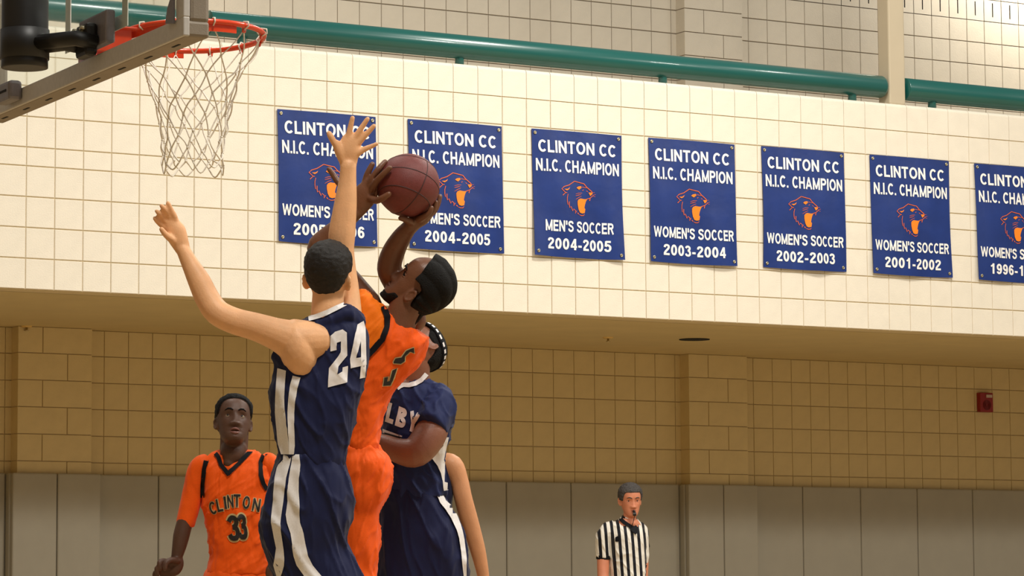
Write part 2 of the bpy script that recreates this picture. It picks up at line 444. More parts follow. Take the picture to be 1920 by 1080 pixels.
    if ch == '7': return .56, [q((.03, 1-h), (.55, 1-h)), ([(.45, .90), (.30, .5), (.24, 0)], t)]
    if ch == '9': return .56, [(_arc(.27, .67, .27-h, .33-h, 0, 180, 14), t), (_arc(.27, .67, .27-h, .33-h, 180, 360, 14), t), (crom([(.46, .67), (.46, .4), (.38, .16), (.24, .09), (.13, .15), (.09, .25)], 3), t)]
    return .5, []
def text_mesh(s, t=.185, track=.10):
    """letters drawn as strokes, fitted to a unit box"""
    V, Fc, x = [], [], 0
    for ch in s:
        wd, st = glyph(ch, t)
        for pts, tw in st:
            v, f = stroke(pts, tw); n = len(V)
            V += [(a+x, b_) for a, b_ in v]; Fc += [tuple(i+n for i in q) for q in f]
        x += wd+track
    x -= track
    return [(a/x, b_) for a, b_ in V], Fc
# ------------------------------------------------------------------ banners
BW, BH = .772, .912
def ripple(u, v, seed):
    """how far the cloth stands off the wall"""
    e = .010 + .012*v
    e += .007*math.sin(6.0*u+seed*1.7+2.2*v)*v + .004*math.sin(13*u-5*v+seed*2.1)*(.3+v)
    e += .006*math.exp(-((u-.75-.1*math.sin(seed))/.07)**2)*v*math.sin(seed+2.5*v)
    e += .010*(1-abs(2*u-1)**2)*math.sin(math.pi*v)*.6
    return max(e, .004)
def em(x, y): # emblem sketch units to banner u, v (from banner 3)
    q = on_y(1040+x/12.0, 330+y/12.0, YF-.02)
    return q
_b3 = on_y(998, 240.5, YF-.02)
def em_uv(p):
    q = em(*p); return ((q.x-_b3.x)/BW, (_b3.z-q.z)/BH)
def _k(w_): return [x*.68 for x in w_] if isinstance(w_, list) else w_*.68
emb_line = merge2(
    stroke([(150, 430), (215, 368), (130, 285), (185, 235), (300, 200), (430, 115), (580, 155), (645, 170), (710, 250), (820, 345), (842, 385)], _k(24)),
    stroke([(600, 245), (712, 262)], _k(14)), stroke([(205, 372), (250, 368)], _k(20)),
    stroke([(610, 325), (638, 305)], _k(18)), stroke([(705, 330), (735, 352)], _k(16)),
    stroke([(455, 400), (525, 382), (605, 380)], _k([8, 16, 10])), stroke([(455, 440), (520, 425), (580, 410)], _k([10, 18, 8])), stroke([(455, 520), (520, 480), (590, 450)], _k([8, 16, 8])),
    stroke([(272, 400), (252, 480), (252, 560), (265, 640)], _k(18)),
    stroke([(297, 570), (295, 640), (305, 705), (340, 682), (352, 720), (375, 780), (400, 735), (440, 770), (436, 835), (470, 775)], _k(22)),
    stroke([(492, 820), (515, 850)], _k(26)),
    stroke([(530, 860), (580, 882), (630, 880), (658, 852)], _k([12, 22, 22, 12])),
    stroke([(700, 518), (790, 490), (850, 440), (862, 420)], _k([22, 20, 16, 10])), stroke([(790, 490), (775, 555)], _k([20, 24])),
    stroke([(855, 432), (912, 410)], 6), stroke([(855, 450), (905, 462)], 6), stroke([(845, 372), (890, 372)], 6))
emb_fill = (
    poly([(190, 290), (230, 288), (270, 285), (320, 250), (300, 292), (250, 322)]),
    poly([(475, 265), (510, 235), (580, 225), (592, 260), (535, 305)]),
    poly([(750, 368), (820, 368), (842, 400), (790, 445)]),
    poly([(495, 560), (520, 520), (570, 500), (650, 515), (718, 518), (690, 570), (668, 640), (655, 710), (676, 740), (660, 825), (600, 835), (550, 815), (515, 740), (497, 640)]))
emb_line = ([em_uv(p) for p in emb_line[0]], emb_line[1]); emb_fill = [([em_uv(p) for p in q_[0]], q_[1]) for q_ in emb_fill]
def print_on(banner_fn, shape, m, name, parent, off=.0035, step=.06):
    bm = bmesh.new()
    vs = [bm.verts.new((u, v, 0)) for u, v in shape[0]]
    for f in shape[1]:
        try: bm.faces.new([vs[i] for i in f])
        except Exception: pass
    for ax in (0, 1):
        k = step
        while k < 1:
            no = (1, 0, 0) if ax == 0 else (0, 1, 0)
            bmesh.ops.bisect_plane(bm, geom=bm.verts[:]+bm.edges[:]+bm.faces[:], plane_co=(k, k, 0), plane_no=no); k += step
    for v in bm.verts:
        v.co = banner_fn(v.co.x, v.co.y, off)
    bmesh.ops.recalc_face_normals(bm, faces=bm.faces)
    for f in bm.faces:
        if f.normal.y > 0: f.normal_flip()
    return link(name, to_mesh(bm), m, parent)
def banner(n, lx, ly, line3, year, label):
    q = on_y(lx, ly, YF-.02)
    root = bpy.data.objects.new('championship_banner', None); COL.objects.link(root); root.location = (q.x, YF, q.z-BH)
    tag(root, label, 'banner', 'navy soccer banners hung along the parapet')
    def fn(u, v, off):
        s = 1 - .010*math.sin(math.pi*v)
        sag = -.006*(1-(2*u-1)**2)*(v*1.4-.4)
        return Vector((BW*((u-.5)*s+.5)+.012*v*(.6+.4*math.sin(n)), -ripple(u, v, n)-off, BH*(1-v)+sag))
    bm = bmesh.new(); nu, nv = 28, 32
    for sgn, off in ((0, 0), (1, -.002)):
        V = [[bm.verts.new(fn(i/nu, j/nv, off)) for i in range(nu+1)] for j in range(nv+1)]
        for j in range(nv):
            for i in range(nu):
                f = (V[j][i], V[j+1][i], V[j+1][i+1], V[j][i+1])
                bm.faces.new(f if sgn == 0 else f[::-1])
    me = to_mesh(bm, smooth=True)
    link('cloth', me, m_navyvinyl, root)
    def line(s, u0, u1, v0, v1):
        vs, fs = text_mesh(s)
        print_on(fn, ([(u0+(u1-u0)*a, v1-(v1-v0)*b_) for a, b_ in vs], fs), m_white, 'lettering', root)
    line('CLINTON CC', .065, .935, .082, .180)
    line('N.I.C. CHAMPION', .035, .965, .232, .330)
    e_ = print_on(fn, emb_line, m_emblem, 'panther_emblem', root)
    for q_ in emb_fill: print_on(fn, q_, m_emblem2, 'emblem_fill', e_)
    w3 = (.125, .885) if line3[0] == 'M' else (.035, .965)
    line(line3, w3[0], w3[1], .712, .800)
    line(year, .145, .855, .852, .940)
    for u, v in ((.035, .03), (.965, .03), (.04, .965), (.96, .965)):
        c_ = fn(u, v, .003)
        link('grommet', tube_mesh([c_+Vector((.009*math.cos(a*math.pi/8), 0, .009*math.sin(a*math.pi/8))) for a in range(16)], .004, 6, True), m_grommet, root)
        bm = bmesh.new(); bmesh.ops.create_cone(bm, cap_ends=True, segments=12, radius1=.006, radius2=.004, depth=.006, matrix=Matrix.Translation(c_+Vector((0, -.001, 0))) @ Matrix.Rotation(math.pi/2, 4, 'X'))
        link('fixing_screw', to_mesh(bm), m_grommet, root)
BAN = [(521, 204, "WOMEN'S SOCCER", '2005-2006', "navy banner reading WOMEN'S SOCCER 2005-2006, behind the raised arms"),
       (766, 222.5, "WOMEN'S SOCCER", '2004-2005', "navy banner reading WOMEN'S SOCCER 2004-2005, behind the basketball"),
       (998, 240.5, "MEN'S SOCCER", '2004-2005', "navy banner reading MEN'S SOCCER 2004-2005, third from left"),
       (1217, 257.5, "WOMEN'S SOCCER", '2003-2004', "navy banner reading WOMEN'S SOCCER 2003-2004, in the middle of the row"),
       (1429, 273.5, "WOMEN'S SOCCER", '2002-2003', "navy banner reading WOMEN'S SOCCER 2002-2003"),
       (1632, 289.5, "WOMEN'S SOCCER", '2001-2002', "navy banner reading WOMEN'S SOCCER 2001-2002"),
       (1828, 306, "WOMEN'S SOCCER", '1996-1997', "navy banner cut off by the right edge, year beginning 1996")]
for n, b_ in enumerate(BAN): banner(n+1, *b_)
# ------------------------------------------------------------------ basketball hoop
m_alu = mat('brushed_aluminium', (196, 191, 184), .5, metal=0, grain=.05)
m_padding = mat('edge_padding', (140, 128, 112), .6, grain=.05, gscale=12, bump=.0006, bscale=200)
m_black = mat('black_powder_coat', (20, 18, 17), .45, grain=.1, gscale=30)
m_rim = mat('rim_orange_paint', (226, 66, 22), .3, grain=.08, gscale=20, coat=.2)
m_net = mat('net_cord', (236, 228, 214), .85, grain=.15, gscale=120)
m_rail_w = mat('board_marking', (236, 232, 222), .5)
m_plate = mat('grey_steel_plate', (126, 120, 122), .45, metal=.2, grain=.08)
m_glass = bpy.data.materials.new('clear_glass'); m_glass.use_nodes = True
_b = m_glass.node_tree.nodes['Principled BSDF']
_b.inputs['Base Color'].default_value = (.90, .95, .92, 1); _b.inputs['Roughness'].default_value = .02
_b.inputs['Transmission Weight'].default_value = 1; _b.inputs['IOR'].default_value = 1.12
N0 = P(394, 72, 9.03); F0 = on_z(8, 232, N0.z)
bu = (F0-N0); bu.z = 0; BL = bu.length; bu.normalize(); bn = Vector((bu.y, -bu.x, 0))
if bn.dot(RT) < 0: bn = -bn
hoop = bpy.data.objects.new('basketball_hoop', None); COL.objects.link(hoop); hoop.location = N0
tag(hoop, 'basketball hoop at top left, glass backboard on a black mast, orange rim and white net', 'basketball hoop')
HM = Matrix.Identity(4)
for i in range(3): HM[i][0] = bu[i]; HM[i][1] = bn[i]; HM[i][2] = (0, 0, 1)[i]
hoop.matrix_world = Matrix.Translation(N0) @ HM
HI = (Matrix.Translation(N0) @ HM).inverted()
def hl(p): return HI @ p               # world to hoop frame: x along the board, y towards the court (0 = front), z up
def on_board(px, py, yy):
    v = FW + RT*((px-CX)/F_PX) - UP*((py-CY)/F_PX)
    t = ((N0+bn*yy-CAM).dot(bn))/v.dot(bn)
    return hl(CAM+v*t)
TH, BH_ = .088, 1.10
gm = link('glass_pane', box_mesh((.045, -.055, .045), (BL-.045, -.043, BH_-.03)), m_glass, hoop)
bm = bmesh.new()
add_box(bm, (0.001, -TH+.002, 0), (BL-.001, 0, .052), .010)
pd = link('edge_padding', to_mesh(bm), m_padding, hoop)
for xa in (0, BL-.06):
    bm = bmesh.new(); add_box(bm, (xa, -TH+.02, .045), (xa+.06, 0, .44), .014); link('edge_padding', to_mesh(bm), m_padding, hoop)
def bar(lo, hi, m, name='frame_bar', parent=hoop, bev=.004):
    bm = bmesh.new(); add_box(bm, lo, hi, bev); return link(name, to_mesh(bm), m, parent)
bar((.0, -TH, .002), (BL, -TH+.0215, .062), m_alu); bar((.0, -TH, BH_-.06), (BL, -TH+.03, BH_), m_alu)
bar((.0, -TH, .06), (.062, -TH+.022, BH_), m_alu); bar((BL-.062, -TH, .06), (BL, -TH+.022, BH_), m_alu)
bar((.0, -TH+.022, .44), (.045, -.02, BH_), m_alu); bar((BL-.045, -TH+.022, .44), (BL, -.02, BH_), m_alu)
for k in range(8):
    xs = .16+k*(BL-.3)/7
    bar((xs-.028, -.05, -.0015), (xs+.028, -.042, .004), m_dark, 'bolt_slot', pd, 0)
# corner gusset near the camera and box bracket at the far lower corner
g1, g2 = on_board(327, 44, -TH), on_board(302, 0, -TH)
bm = bmesh.new()
V = [(.058, g1.z-.003), (.058+.060, g1.z+.006), (.058+.045, g1.z+.05), (.058, g1.z+.10)]
a = [bm.verts.new((x, -TH-.004, z)) for x, z in V]; b_ = [bm.verts.new((x, -TH-.012, z)) for x, z in V]
bm.faces.new(a); bm.faces.new(b_[::-1])
for q in range(4): bm.faces.new((a[q], a[(q+1) % 4], b_[(q+1) % 4], b_[q]))
bmesh.ops.recalc_face_normals(bm, faces=bm.faces)
link('corner_gusset', to_mesh(bm), m_plate, hoop)
q1 = on_board(27, 176, -TH-.03)
bar((q1.x, -TH-.05, q1.z-.02), (q1.x+.15, -TH, q1.z+.05), m_plate, 'corner_bracket', bev=.012)
bar((q1.x+.03, -TH-.052, q1.z+.012), (q1.x+.13, -TH-.045, q1.z+.020), m_dark, 'bracket_slot', bev=0)
# target rectangle on the glass
t1, t2 = on_board(130, 73, -.042), on_board(237, 26, -.042)
zb = (t1.z+t2.z)/2; ww = .048
bar((t2.x-ww/2, -.0425, zb), (t2.x+ww/2, -.0395, BH_-.12), m_rail_w, 'target_line', bev=0)
bar((t1.x-ww/2, -.0425, zb), (t1.x+ww/2, -.0395, BH_-.12), m_rail_w, 'target_line', bev=0)
bar((t2.x-ww/2, -.0425, zb-.045), (t1.x+ww/2, -.0395, zb), m_rail_w, 'target_line', bev=0)
# rim
RC = hl(P(370, 68, 10.05)); RR = .2286
RC.x = BL/2; RC.y = .345
tilt = math.radians(2.2)
def rp(a, r, dz): # a measured from +y (away from the board), positive towards the near end (-x)
    y = math.cos(a)*r; x = -math.sin(a)*r
    return Vector((RC.x+x, RC.y+y, RC.z+dz + math.sin(tilt)*(-x)))
link('rim', tube_mesh([rp(k*math.pi/36, RR+.009, 0) for k in range(72)], .0095, 12, True), m_rim, hoop)
def band(a0, a1, r, z0, z1):
    bm = bmesh.new(); n = 24; rings = []
    for k in range(n+1):
        a = math.radians(a0+(a1-a0)*k/n)
        rings.append([bm.verts.new(rp(a, rr, z)) for rr, z in ((r, z0), (r+.005, z0), (r+.005, z1), (r, z1))])
    for k in range(n):
        for q in range(4): bm.faces.new((rings[k][q], rings[k][(q+1) % 4], rings[k+1][(q+1) % 4], rings[k+1][q]))
    bm.faces.new(rings[0]); bm.faces.new(rings[-1][::-1])
    bmesh.ops.recalc_face_normals(bm, faces=bm.faces); return to_mesh(bm)
link('side_brace', band(180, 76, RR+.004, -.032, 0), m_rim, hoop)
link('side_brace', band(-180, -76, RR+.004, -.026, 0), m_rim, hoop)
bar((RC.x-.09, -.03, RC.z-.01), (RC.x+.09, RC.y-RR+.01, RC.z-.002), m_rim, 'rim_plate')
bar((RC.x-.075, -.04, RC.z-.12), (RC.x+.075, -.028, RC.z+.0), m_rim, 'rim_backplate')
for sx in (-.07, .07): bar((RC.x+sx-.004, -.03, RC.z-.09), (RC.x+sx+.004, RC.y-RR-.02, RC.z-.005), m_rim, 'rim_gusset')
# net : loops from twelve hooks, knotted diamonds
net = bmesh.new(); rnd = random.Random(3)
lev = [(-.015, .232), (-.105, .178), (-.165, .152), (-.225, .131), (-.285, .115), (-.350, .104), (-.405, .101), (-.440, .106)]
def nodep(l, k):
    a = (k + (.5 if l % 2 else 0))*math.pi/6 + .12
    z, r = lev[l]; rr = random.Random(l*31+k % 12)
    return rp(a+rr.uniform(-.07, .07)*(l > 0), r*(1+rr.uniform(-.05, .05)*(l > 0)), z+rr.uniform(-.009, .009)*(l > 0))
cr = .0027
for l in range(len(lev)-1):
    for k in range(12):
        for s in ((0, 1) if l % 2 else (-1, 0)):
            A, Bp = nodep(l, k), nodep(l+1, k+s)
            mid = (A+Bp)/2; out = Vector((mid.x-RC.x, mid.y-RC.y, 0)); out.normalize()
            rr = random.Random(l*77+k*5+s)
            mid += out*(.010 if l == 0 else .003) + Vector((rr.uniform(-1, 1), rr.uniform(-1, 1), rr.uniform(-1, .3)))*.005
            cps = crom([tuple(A), tuple(mid), tuple(Bp)], 4)
            add_tube(net, cps, cr if l else cr*.85, 6)
    for k in range(12):
        if l: bmesh.ops.create_icosphere(net, subdivisions=1, radius=.0055, matrix=Matrix.Translation(nodep(l, k)))
L = len(lev)-1
for k in range(12): # end loops
    A, Bp = nodep(L, k), nodep(L, k+1); rr = random.Random(k)
    m1 = (A+Bp)/2 - Vector((0, 0, .018+rr.random()*.02))
    if k % 3: add_tube(net, crom([tuple(A), tuple(m1), tuple(Bp)], 4), cr, 6)
for k in range(12): # hooks' loops
    A = nodep(0, k); a = k*math.pi/6+.12
    add_tube(net, [A, rp(a, RR+.026, -.004), rp(a, RR+.024, .010), rp(a, RR+.004, .014), rp(a, RR-.008, .0), A], .0028, 6)
link('net', to_mesh(net, smooth=True), m_net, hoop)
for k in range(12):
    a = k*math.pi/6+.12
    link('net_hook', tube_mesh([rp(a-.03, RR+.006, -.010), rp(a-.02, RR+.004, -.022), rp(a+.02, RR+.004, -.022), rp(a+.03, RR+.006, -.010)], .0032, 6), m_rim, hoop)
# mast and arms (local frame)
mc = hl(P(46, 128, 9.78)); mr = .0775
link('mast', tube_mesh([(mc.x, mc.y, mc.z), (mc.x, mc.y, mc.z+.001), (mc.x, mc.y, mc.z+.02), (mc.x, mc.y, mc.z+1.9)], [mr-.012, mr, mr, mr], 40), m_black, hoop)
zc = mc.z + .078
link('mast_collar', tube_mesh([(mc.x, mc.y, zc-.05), (mc.x, mc.y, zc-.049), (mc.x, mc.y, zc+.049), (mc.x, mc.y, zc+.05)], [mr, mr+.004, mr+.004, mr], 40), m_black, hoop)
pa, pb = on_board(148, 98, -TH-.012), on_board(200, 20, -TH-.012)
px0, px1 = min(pa.x, pb.x), max(pa.x, pb.x)
pz0 = min(on_board(200, 82, -TH).z, on_board(148, 98, -TH).z); pz1 = on_board(198, 21, -TH).z
bar((px0, -TH-.014, pz0), (px1, -TH+.02, pz1), m_plate, 'mounting_plate', bev=.008)
pc = (px0+px1)/2
for s in (-1, 1):
    link('support_arm', tube_mesh([(mc.x+s*.055, mc.y+.02, zc), (pc+s*.05, (mc.y-TH)/2, zc-.012), (pc+s*.045, -TH-.02, zc-.02)], .026, 12), m_black, hoop)
bar((pc-.055, -TH-.055, zc-.065), (pc+.055, -TH-.012, zc+.045), m_black, 'arm_clamp', bev=.014)
for s in (-1, 1):
    link('bolt', tube_mesh([(pc+s*.035, -TH-.068, zc+.025), (pc+s*.035, -TH-.05, zc+.025)], .010, 6), m_grommet, hoop)

# ------------------------------------------------------------------ people
def V3(lat, up, dep): return RT*lat + UP*up + FW*dep
class Fig:
    def __init__(s, d): s.d = d; s.s = d/F_PX; s.items = []
    def pt(s, x, y, dz=0): return P(x, y, s.d+dz)
    def rings(s, bm, R):
        seg = len(R[0])
        vr = [[bm.verts.new(p) for p in r] for r in R]
        for A, Bq in zip(vr[:-1], vr[1:]):
            for k in range(seg): bm.faces.new((A[k], A[(k+1) % seg], Bq[(k+1) % seg], Bq[k]))
        bm.faces.new(vr[0][::-1]); bm.faces.new(vr[-1])
    def limb(s, bm, pts, n=4, seg=20, ratio=1.0, round_=1.0):
        """pts: (px, py, dz m, radius px [, ratio of depth radius])"""
        pts = [p if len(p) == 5 else p+(ratio,) for p in pts]
        q = crom([tuple(map(float, p)) for p in pts], n)
        C = [s.pt(p[0], p[1], p[2]) for p in q]; R = []
        m = len(C)
        for i in range(m):
            t = (C[min(i+1, m-1)]-C[max(i-1, 0)]).normalized()
            nn = t.cross(FW)
            if nn.length < .2: nn = t.cross(RT)
            nn.normalize(); bb = t.cross(nn)
            a, b_ = q[i][3]*s.s, q[i][3]*s.s*q[i][4]
            def ring(c, k, a=a, b_=b_, nn=nn, bb=bb): return [c + nn*math.cos(2*math.pi*j/seg)*a*k + bb*math.sin(2*math.pi*j/seg)*b_*k for j in range(seg)]
            if i == 0 and round_:
                for w_ in (80, 55, 30): R.append(ring(C[i]-t*a*round_*math.sin(math.radians(w_)), math.cos(math.radians(w_))))
            R.append(ring(C[i], 1))
            if i == m-1 and round_:
                for w_ in (30, 55, 80): R.append(ring(C[i]+t*a*round_*math.sin(math.radians(w_)), math.cos(math.radians(w_))))
        s.rings(bm, R)
    def torso(s, bm, sl, grow=0, ex=2.6, n=5, seg=48, fn=None):
        """sl: (y, xl, xr, half depth m, dz)"""
        q = crom([tuple(map(float, p)) for p in sl], n); R = []; m = len(q)
        def ring(p, k=1.0, yo=0):
            c = s.pt((p[1]+p[2])/2, p[0]+yo, p[4]); a = (p[2]-p[1])/2*s.s+grow; b_ = p[3]+grow; o = []
            for j in range(seg):
                t = 2*math.pi*j/seg; ct, st = math.cos(t), math.sin(t)
                x = a*k*math.copysign(abs(ct)**(2/ex), ct); z = b_*k*math.copysign(abs(st)**(2/ex), st)
                e = 0
                if fn: e = fn(j/seg, p[0], ct, st)
                o.append(c + RT*(x+math.copysign(e, ct)*abs(ct)) + FW*(z+math.copysign(e, st)*abs(st)))
            return o
        R += [ring(q[0], .5, -5), ring(q[0], .8, -3)]
        R += [ring(p) for p in q]
        R += [ring(q[-1], .8, 3), ring(q[-1], .5, 5)]
        s.rings(bm, R)
    def ell(s, bm, x, y, dz, rx, ry, rz, rot=0):
        m = bmesh.ops.create_icosphere(bm, subdivisions=3, radius=1.0)
        a = math.radians(rot); c = s.pt(x, y, dz); e1 = RT*math.cos(a)+UP*math.sin(a); e2 = -RT*math.sin(a)+UP*math.cos(a)
        for v in m['verts']: v.co = c + e1*(v.co.x*rx*s.s) + e2*(v.co.y*ry*s.s) + FW*(v.co.z*rz)
    def solid(s, name, bm, m, voxel=.0055, smooth=2, disp=0, dsize=.1, folds=None):
        bmesh.ops.recalc_face_normals(bm, faces=bm.faces)
        me = to_mesh(bm); o = bpy.data.objects.new('tmp', me); COL.objects.link(o)
        md = o.modifiers.new('r', 'REMESH'); md.mode = 'VOXEL'; md.voxel_size = voxel
        if smooth: sm = o.modifiers.new('s', 'SMOOTH'); sm.iterations = smooth; sm.factor = .5
        if disp:
            tx = bpy.data.textures.new('folds', 'CLOUDS'); tx.noise_scale = dsize; tx.noise_depth = 1
            dm = o.modifiers.new('d', 'DISPLACE'); dm.texture = tx; dm.strength = disp; dm.mid_level = .5; dm.texture_coords = 'GLOBAL'
        dg = bpy.context.evaluated_depsgraph_get(); nm = bpy.data.meshes.new_from_object(o.evaluated_get(dg))
        COL.objects.unlink(o); bpy.data.objects.remove(o); bpy.data.meshes.remove(me)
        if folds:
            amp, fa, fb, sh = folds; ns = [v.normal.copy() for v in nm.vertices]
            for v, n_ in zip(nm.vertices, ns):
                p = v.co; a, b_, c = p.dot(RT), p.dot(FW), p.z
                q = Vector(((a+sh*c)*fa, b_*fa, (c-sh*.5*a)*fb))
                r1 = noise.noise(q); r2 = noise.noise(q*1.9+Vector((7, 3, 5)))
                h = (1-abs(r1)*2.6); h = h*h*h if h > 0 else 0
                h2 = (1-abs(r2)*2.8); h2 = h2*h2 if h2 > 0 else 0
                v.co = p + n_*amp*(h*.9+h2*.45-.30+r1*.5)
            nm.update()
        nm.materials.clear(); nm.materials.append(m)
        for p in nm.polygons: p.use_smooth = True
        nm.name = name; it = [name, nm, None, None]; s.items.append(it); return it
    def raw(s, name, bm, m, smooth=True, parent=None, label=None):
        bmesh.ops.recalc_face_normals(bm, faces=bm.faces)
        me = to_mesh(bm, name, smooth); me.materials.append(m); it = [name, me, parent, label]; s.items.append(it); return it
    def bvh(s, *its):
        vs, fs = [], []
        for it in its:
            n = len(vs); vs += [v.co.copy() for v in it[1].vertices]; fs += [tuple(i+n for i in p.vertices) for p in it[1].polygons]
        return BVHTree.FromPolygons(vs, fs)
    def decal(s, name, bv, shape, m, off=.0022, step=5, parent=None, jump=.05):
        bm = bmesh.new()
        vs = [bm.verts.new((u, v, 0)) for u, v in shape[0]]
        for f in shape[1]:
            try: bm.faces.new([vs[i] for i in f])
            except Exception: pass
        for ax in (0, 1):
            lo = min(v.co[ax] for v in bm.verts); hi = max(v.co[ax] for v in bm.verts); k = lo+step*.6
            while k < hi:
                c = (k, 0, 0) if ax == 0 else (0, k, 0)
                bmesh.ops.bisect_plane(bm, geom=bm.verts[:]+bm.edges[:]+bm.faces[:], plane_co=c, plane_no=(1, 0, 0) if ax == 0 else (0, 1, 0)); k += step
        bad = []
        for v in bm.verts:
            dr = (FW + RT*((v.co.x-CX)/F_PX) - UP*((v.co.y-CY)/F_PX)).normalized()
            h, nn, i, ds = bv.ray_cast(CAM, dr)
            if h is None: bad.append(v)
            else:
                if nn.dot(dr) > 0: nn = -nn
                v.co = h + nn*off*.6 - dr*off*.9
        if bad: bmesh.ops.delete(bm, geom=bad, context='VERTS')
        lng = [e for e in bm.edges if e.calc_length() > jump]
        if lng: bmesh.ops.delete(bm, geom=lng, context='EDGES')
        for f in bm.faces:
            if f.normal.dot(FW) > 0: f.normal_flip()
        me = to_mesh(bm, name, True); me.materials.append(m); it = [name, me, parent, None]; s.items.append(it); return it
    def paint(s, it, poly_px, m):
        me = it[1]; me.materials.append(m); k = len(me.materials)-1; n = len(poly_px)
        for p in me.polygons:
            v = p.center-CAM; d = v.dot(FW)
            x = CX+F_PX*v.dot(RT)/d; y = CY-F_PX*v.dot(UP)/d; ins = False; j = n-1
            for i in range(n):
                (xi, yi), (xj, yj) = poly_px[i], poly_px[j]
                if (yi > y) != (yj > y) and x < (xj-xi)*(y-yi)/(yj-yi)+xi: ins = not ins
                j = i
            if ins: p.material_index = k
    def finish(s, label, group=None):
        lo = min(v.co.z for it in s.items for v in it[1].vertices)
        b0 = s.items[0][1]; n = len(b0.vertices)
        cx = sum(v.co.x for v in b0.vertices)/n; cy = sum(v.co.y for v in b0.vertices)/n
        loc = Vector((cx, cy, lo)); root = bpy.data.objects.new('person', None); COL.objects.link(root); root.location = loc
        tag(root, label, 'person', group); made = {}
        for it in s.items:
            it[1].transform(Matrix.Translation(-loc))
            par_ = root if it[2] is None else made[id(it[2])]
            o = link(it[0], it[1], None, par_); made[id(it)] = o
            if it[3]: o['label'] = it[3]
        return root
# --- head, modelled by profile slices -------------------------------------------------
HZ = [-.118, -.112, -.098, -.075, -.05, -.025, 0, .025, .05, .075, .098, .114, .122]
HF = [.052, .074, .084, .083, .081, .079, .081, .086, .086, .078, .057, .032, .004]
HB = [.020, .000, -.022, -.048, -.068, -.083, -.093, -.099, -.099, -.091, -.072, -.044, -.006]
HW = [.012, .029, .042, .054, .062, .068, .072, .075, .075, .070, .055, .034, .004]
def hint(T, z):
    for i in range(len(HZ)-1):
        if z <= HZ[i+1]:
            t = (z-HZ[i])/(HZ[i+1]-HZ[i]); t = max(0, min(1, t))
            p0 = T[max(i-1, 0)]; p1 = T[i]; p2 = T[i+1]; p3 = T[min(i+2, len(T)-1)]
            return .5*((2*p1)+(-p0+p2)*t+(2*p0-5*p1+4*p2-p3)*t*t+(-p0+3*p1-3*p2+p3)*t**3)
    return T[-1]
def g(x, m_, s_): return math.exp(-((x-m_)/s_)**2)
def headpt(t, z, open_=0.0, off=0.0, nk=1.0):
    f, b_, w_ = hint(HF, z), hint(HB, z), hint(HW, z)
    cy, ay = (f+b_)/2, (f-b_)/2
    c, s_ = math.cos(t), math.sin(t); ex = 2.25
    x = (w_+off)*math.copysign(abs(s_)**(2/ex), s_); y = cy+(ay+off)*math.copysign(abs(c)**(2/ex), c)
    if c > 0 and off == 0:
        ax = abs(x)
        nose = .0
        if z < .022 and z > -.056:
            k = (.022-z)/.060
            nose = (.025*min(1, k)**1.15) if z > -.040 else .025*max(0, (z+.054)/.014)**.7
        nw = (.0085+.0075*max(0, min(1, (.0-z)/.035)))*nk
        y += nose*g(ax, 0, nw)
        if -.052 < z < -.028: y += .009*g(ax, .0145*nk, .007)*g(z, -.040, .009)
        y -= .0105*g(ax, .031, .014)*g(z, .006, .011)
        y += .0045*g(ax, .026, .021)*g(z, .027, .008)
        y += .004*g(ax, .044, .016)*g(z, -.022, .016)
        y += .0065*g(ax, 0, .022)*g(z, -.0625, .0050) + .0068*g(ax, 0, .019)*g(z, -.0785-open_*.005, .0058)
        y -= (.006+open_*.010)*g(ax, 0, .020)*g(z, -.070-open_*.002, .0022+open_*.0035)
        y += .004*g(ax, 0, .018)*g(z, -.102, .010)
    return x, y, z
def head_mesh(bm, xf, open_=0, nt=96, nz=90, nk=1.0):
    """xf maps local (x, y, z) to world"""
    R = []
    for i in range(nz+1):
        z = -.1185+.2405*(0.5-0.5*math.cos(math.pi*i/nz))
        R.append([xf(Vector(headpt(2*math.pi*j/nt, z, open_, 0.0, nk))) for j in range(nt)])
    Fig.rings(None, bm, R)
def ears(bm, xf, sides=(-1, 1), out=.003, dz=0, dy=0):
    for sd in sides:
        m = bmesh.ops.create_icosphere(bm, subdivisions=3, radius=1.0)
        for v in m['verts']:
            x, y, z = v.co
            lx = sd*(.073+out+.011*x+.010*(-y)+.002*z); ly = -.010+dy+.017*y-.004*z; lz = -.008+dz+.031*z
            if sd*x*0+x > .2 and (y*y+z*z) < .35: lx -= sd*.009
            v.co = xf(Vector((lx, ly, lz)))
def hair_mesh(bm, xf, fn, nt=96, nz=80, zlo=-.10):
    """fn(t, z, x, y) -> thickness in metres, negative where there is no hair"""
    R = []
    for i in range(nz+1):
        z = zlo+(.1218-zlo)*(1-(1-i/nz)**1.6)
        row = []
        for j in range(nt):
            t = 2*math.pi*j/nt; x, y, zz = headpt(t, z, 0, 1e-6)
            th = fn(t, z, x, y)
            n_ = Vector((x/.075**2, (y+.007)/.095**2, (z-.01)/.115**2)); n_.normalize()
            if z > .02: pass
            else: n_.z *= .3; n_.normalize()
            row.append(xf(Vector((x, y, z)) + n_*th))
        R.append(row)
    Fig.rings(None, bm, R)
def sstep(a, b_, x):
    t = max(0, min(1, (x-a)/(b_-a))); return t*t*(3-2*t)
def short_hair(th, front=.058, side=-.01, back=-.075, temple=.03, rough=.0):
    def fn(t, z, x, y):
        # hairline height by angle: front -> sides -> back
        yy = y
        hl_ = front
        if yy < .07: hl_ = front + (side-front)*sstep(.068, temple-.002, yy)
        if yy < .0: hl_ = side + (back-side)*sstep(-.022, -.080, yy)
        k = sstep(hl_-.004, hl_+.010, z)
        n_ = noise.noise(Vector((x, y, z))*90)*rough
        return -.012 + (.012+th*(.55+.45*sstep(hl_, hl_+.06, z))+n_)*k
    return fn
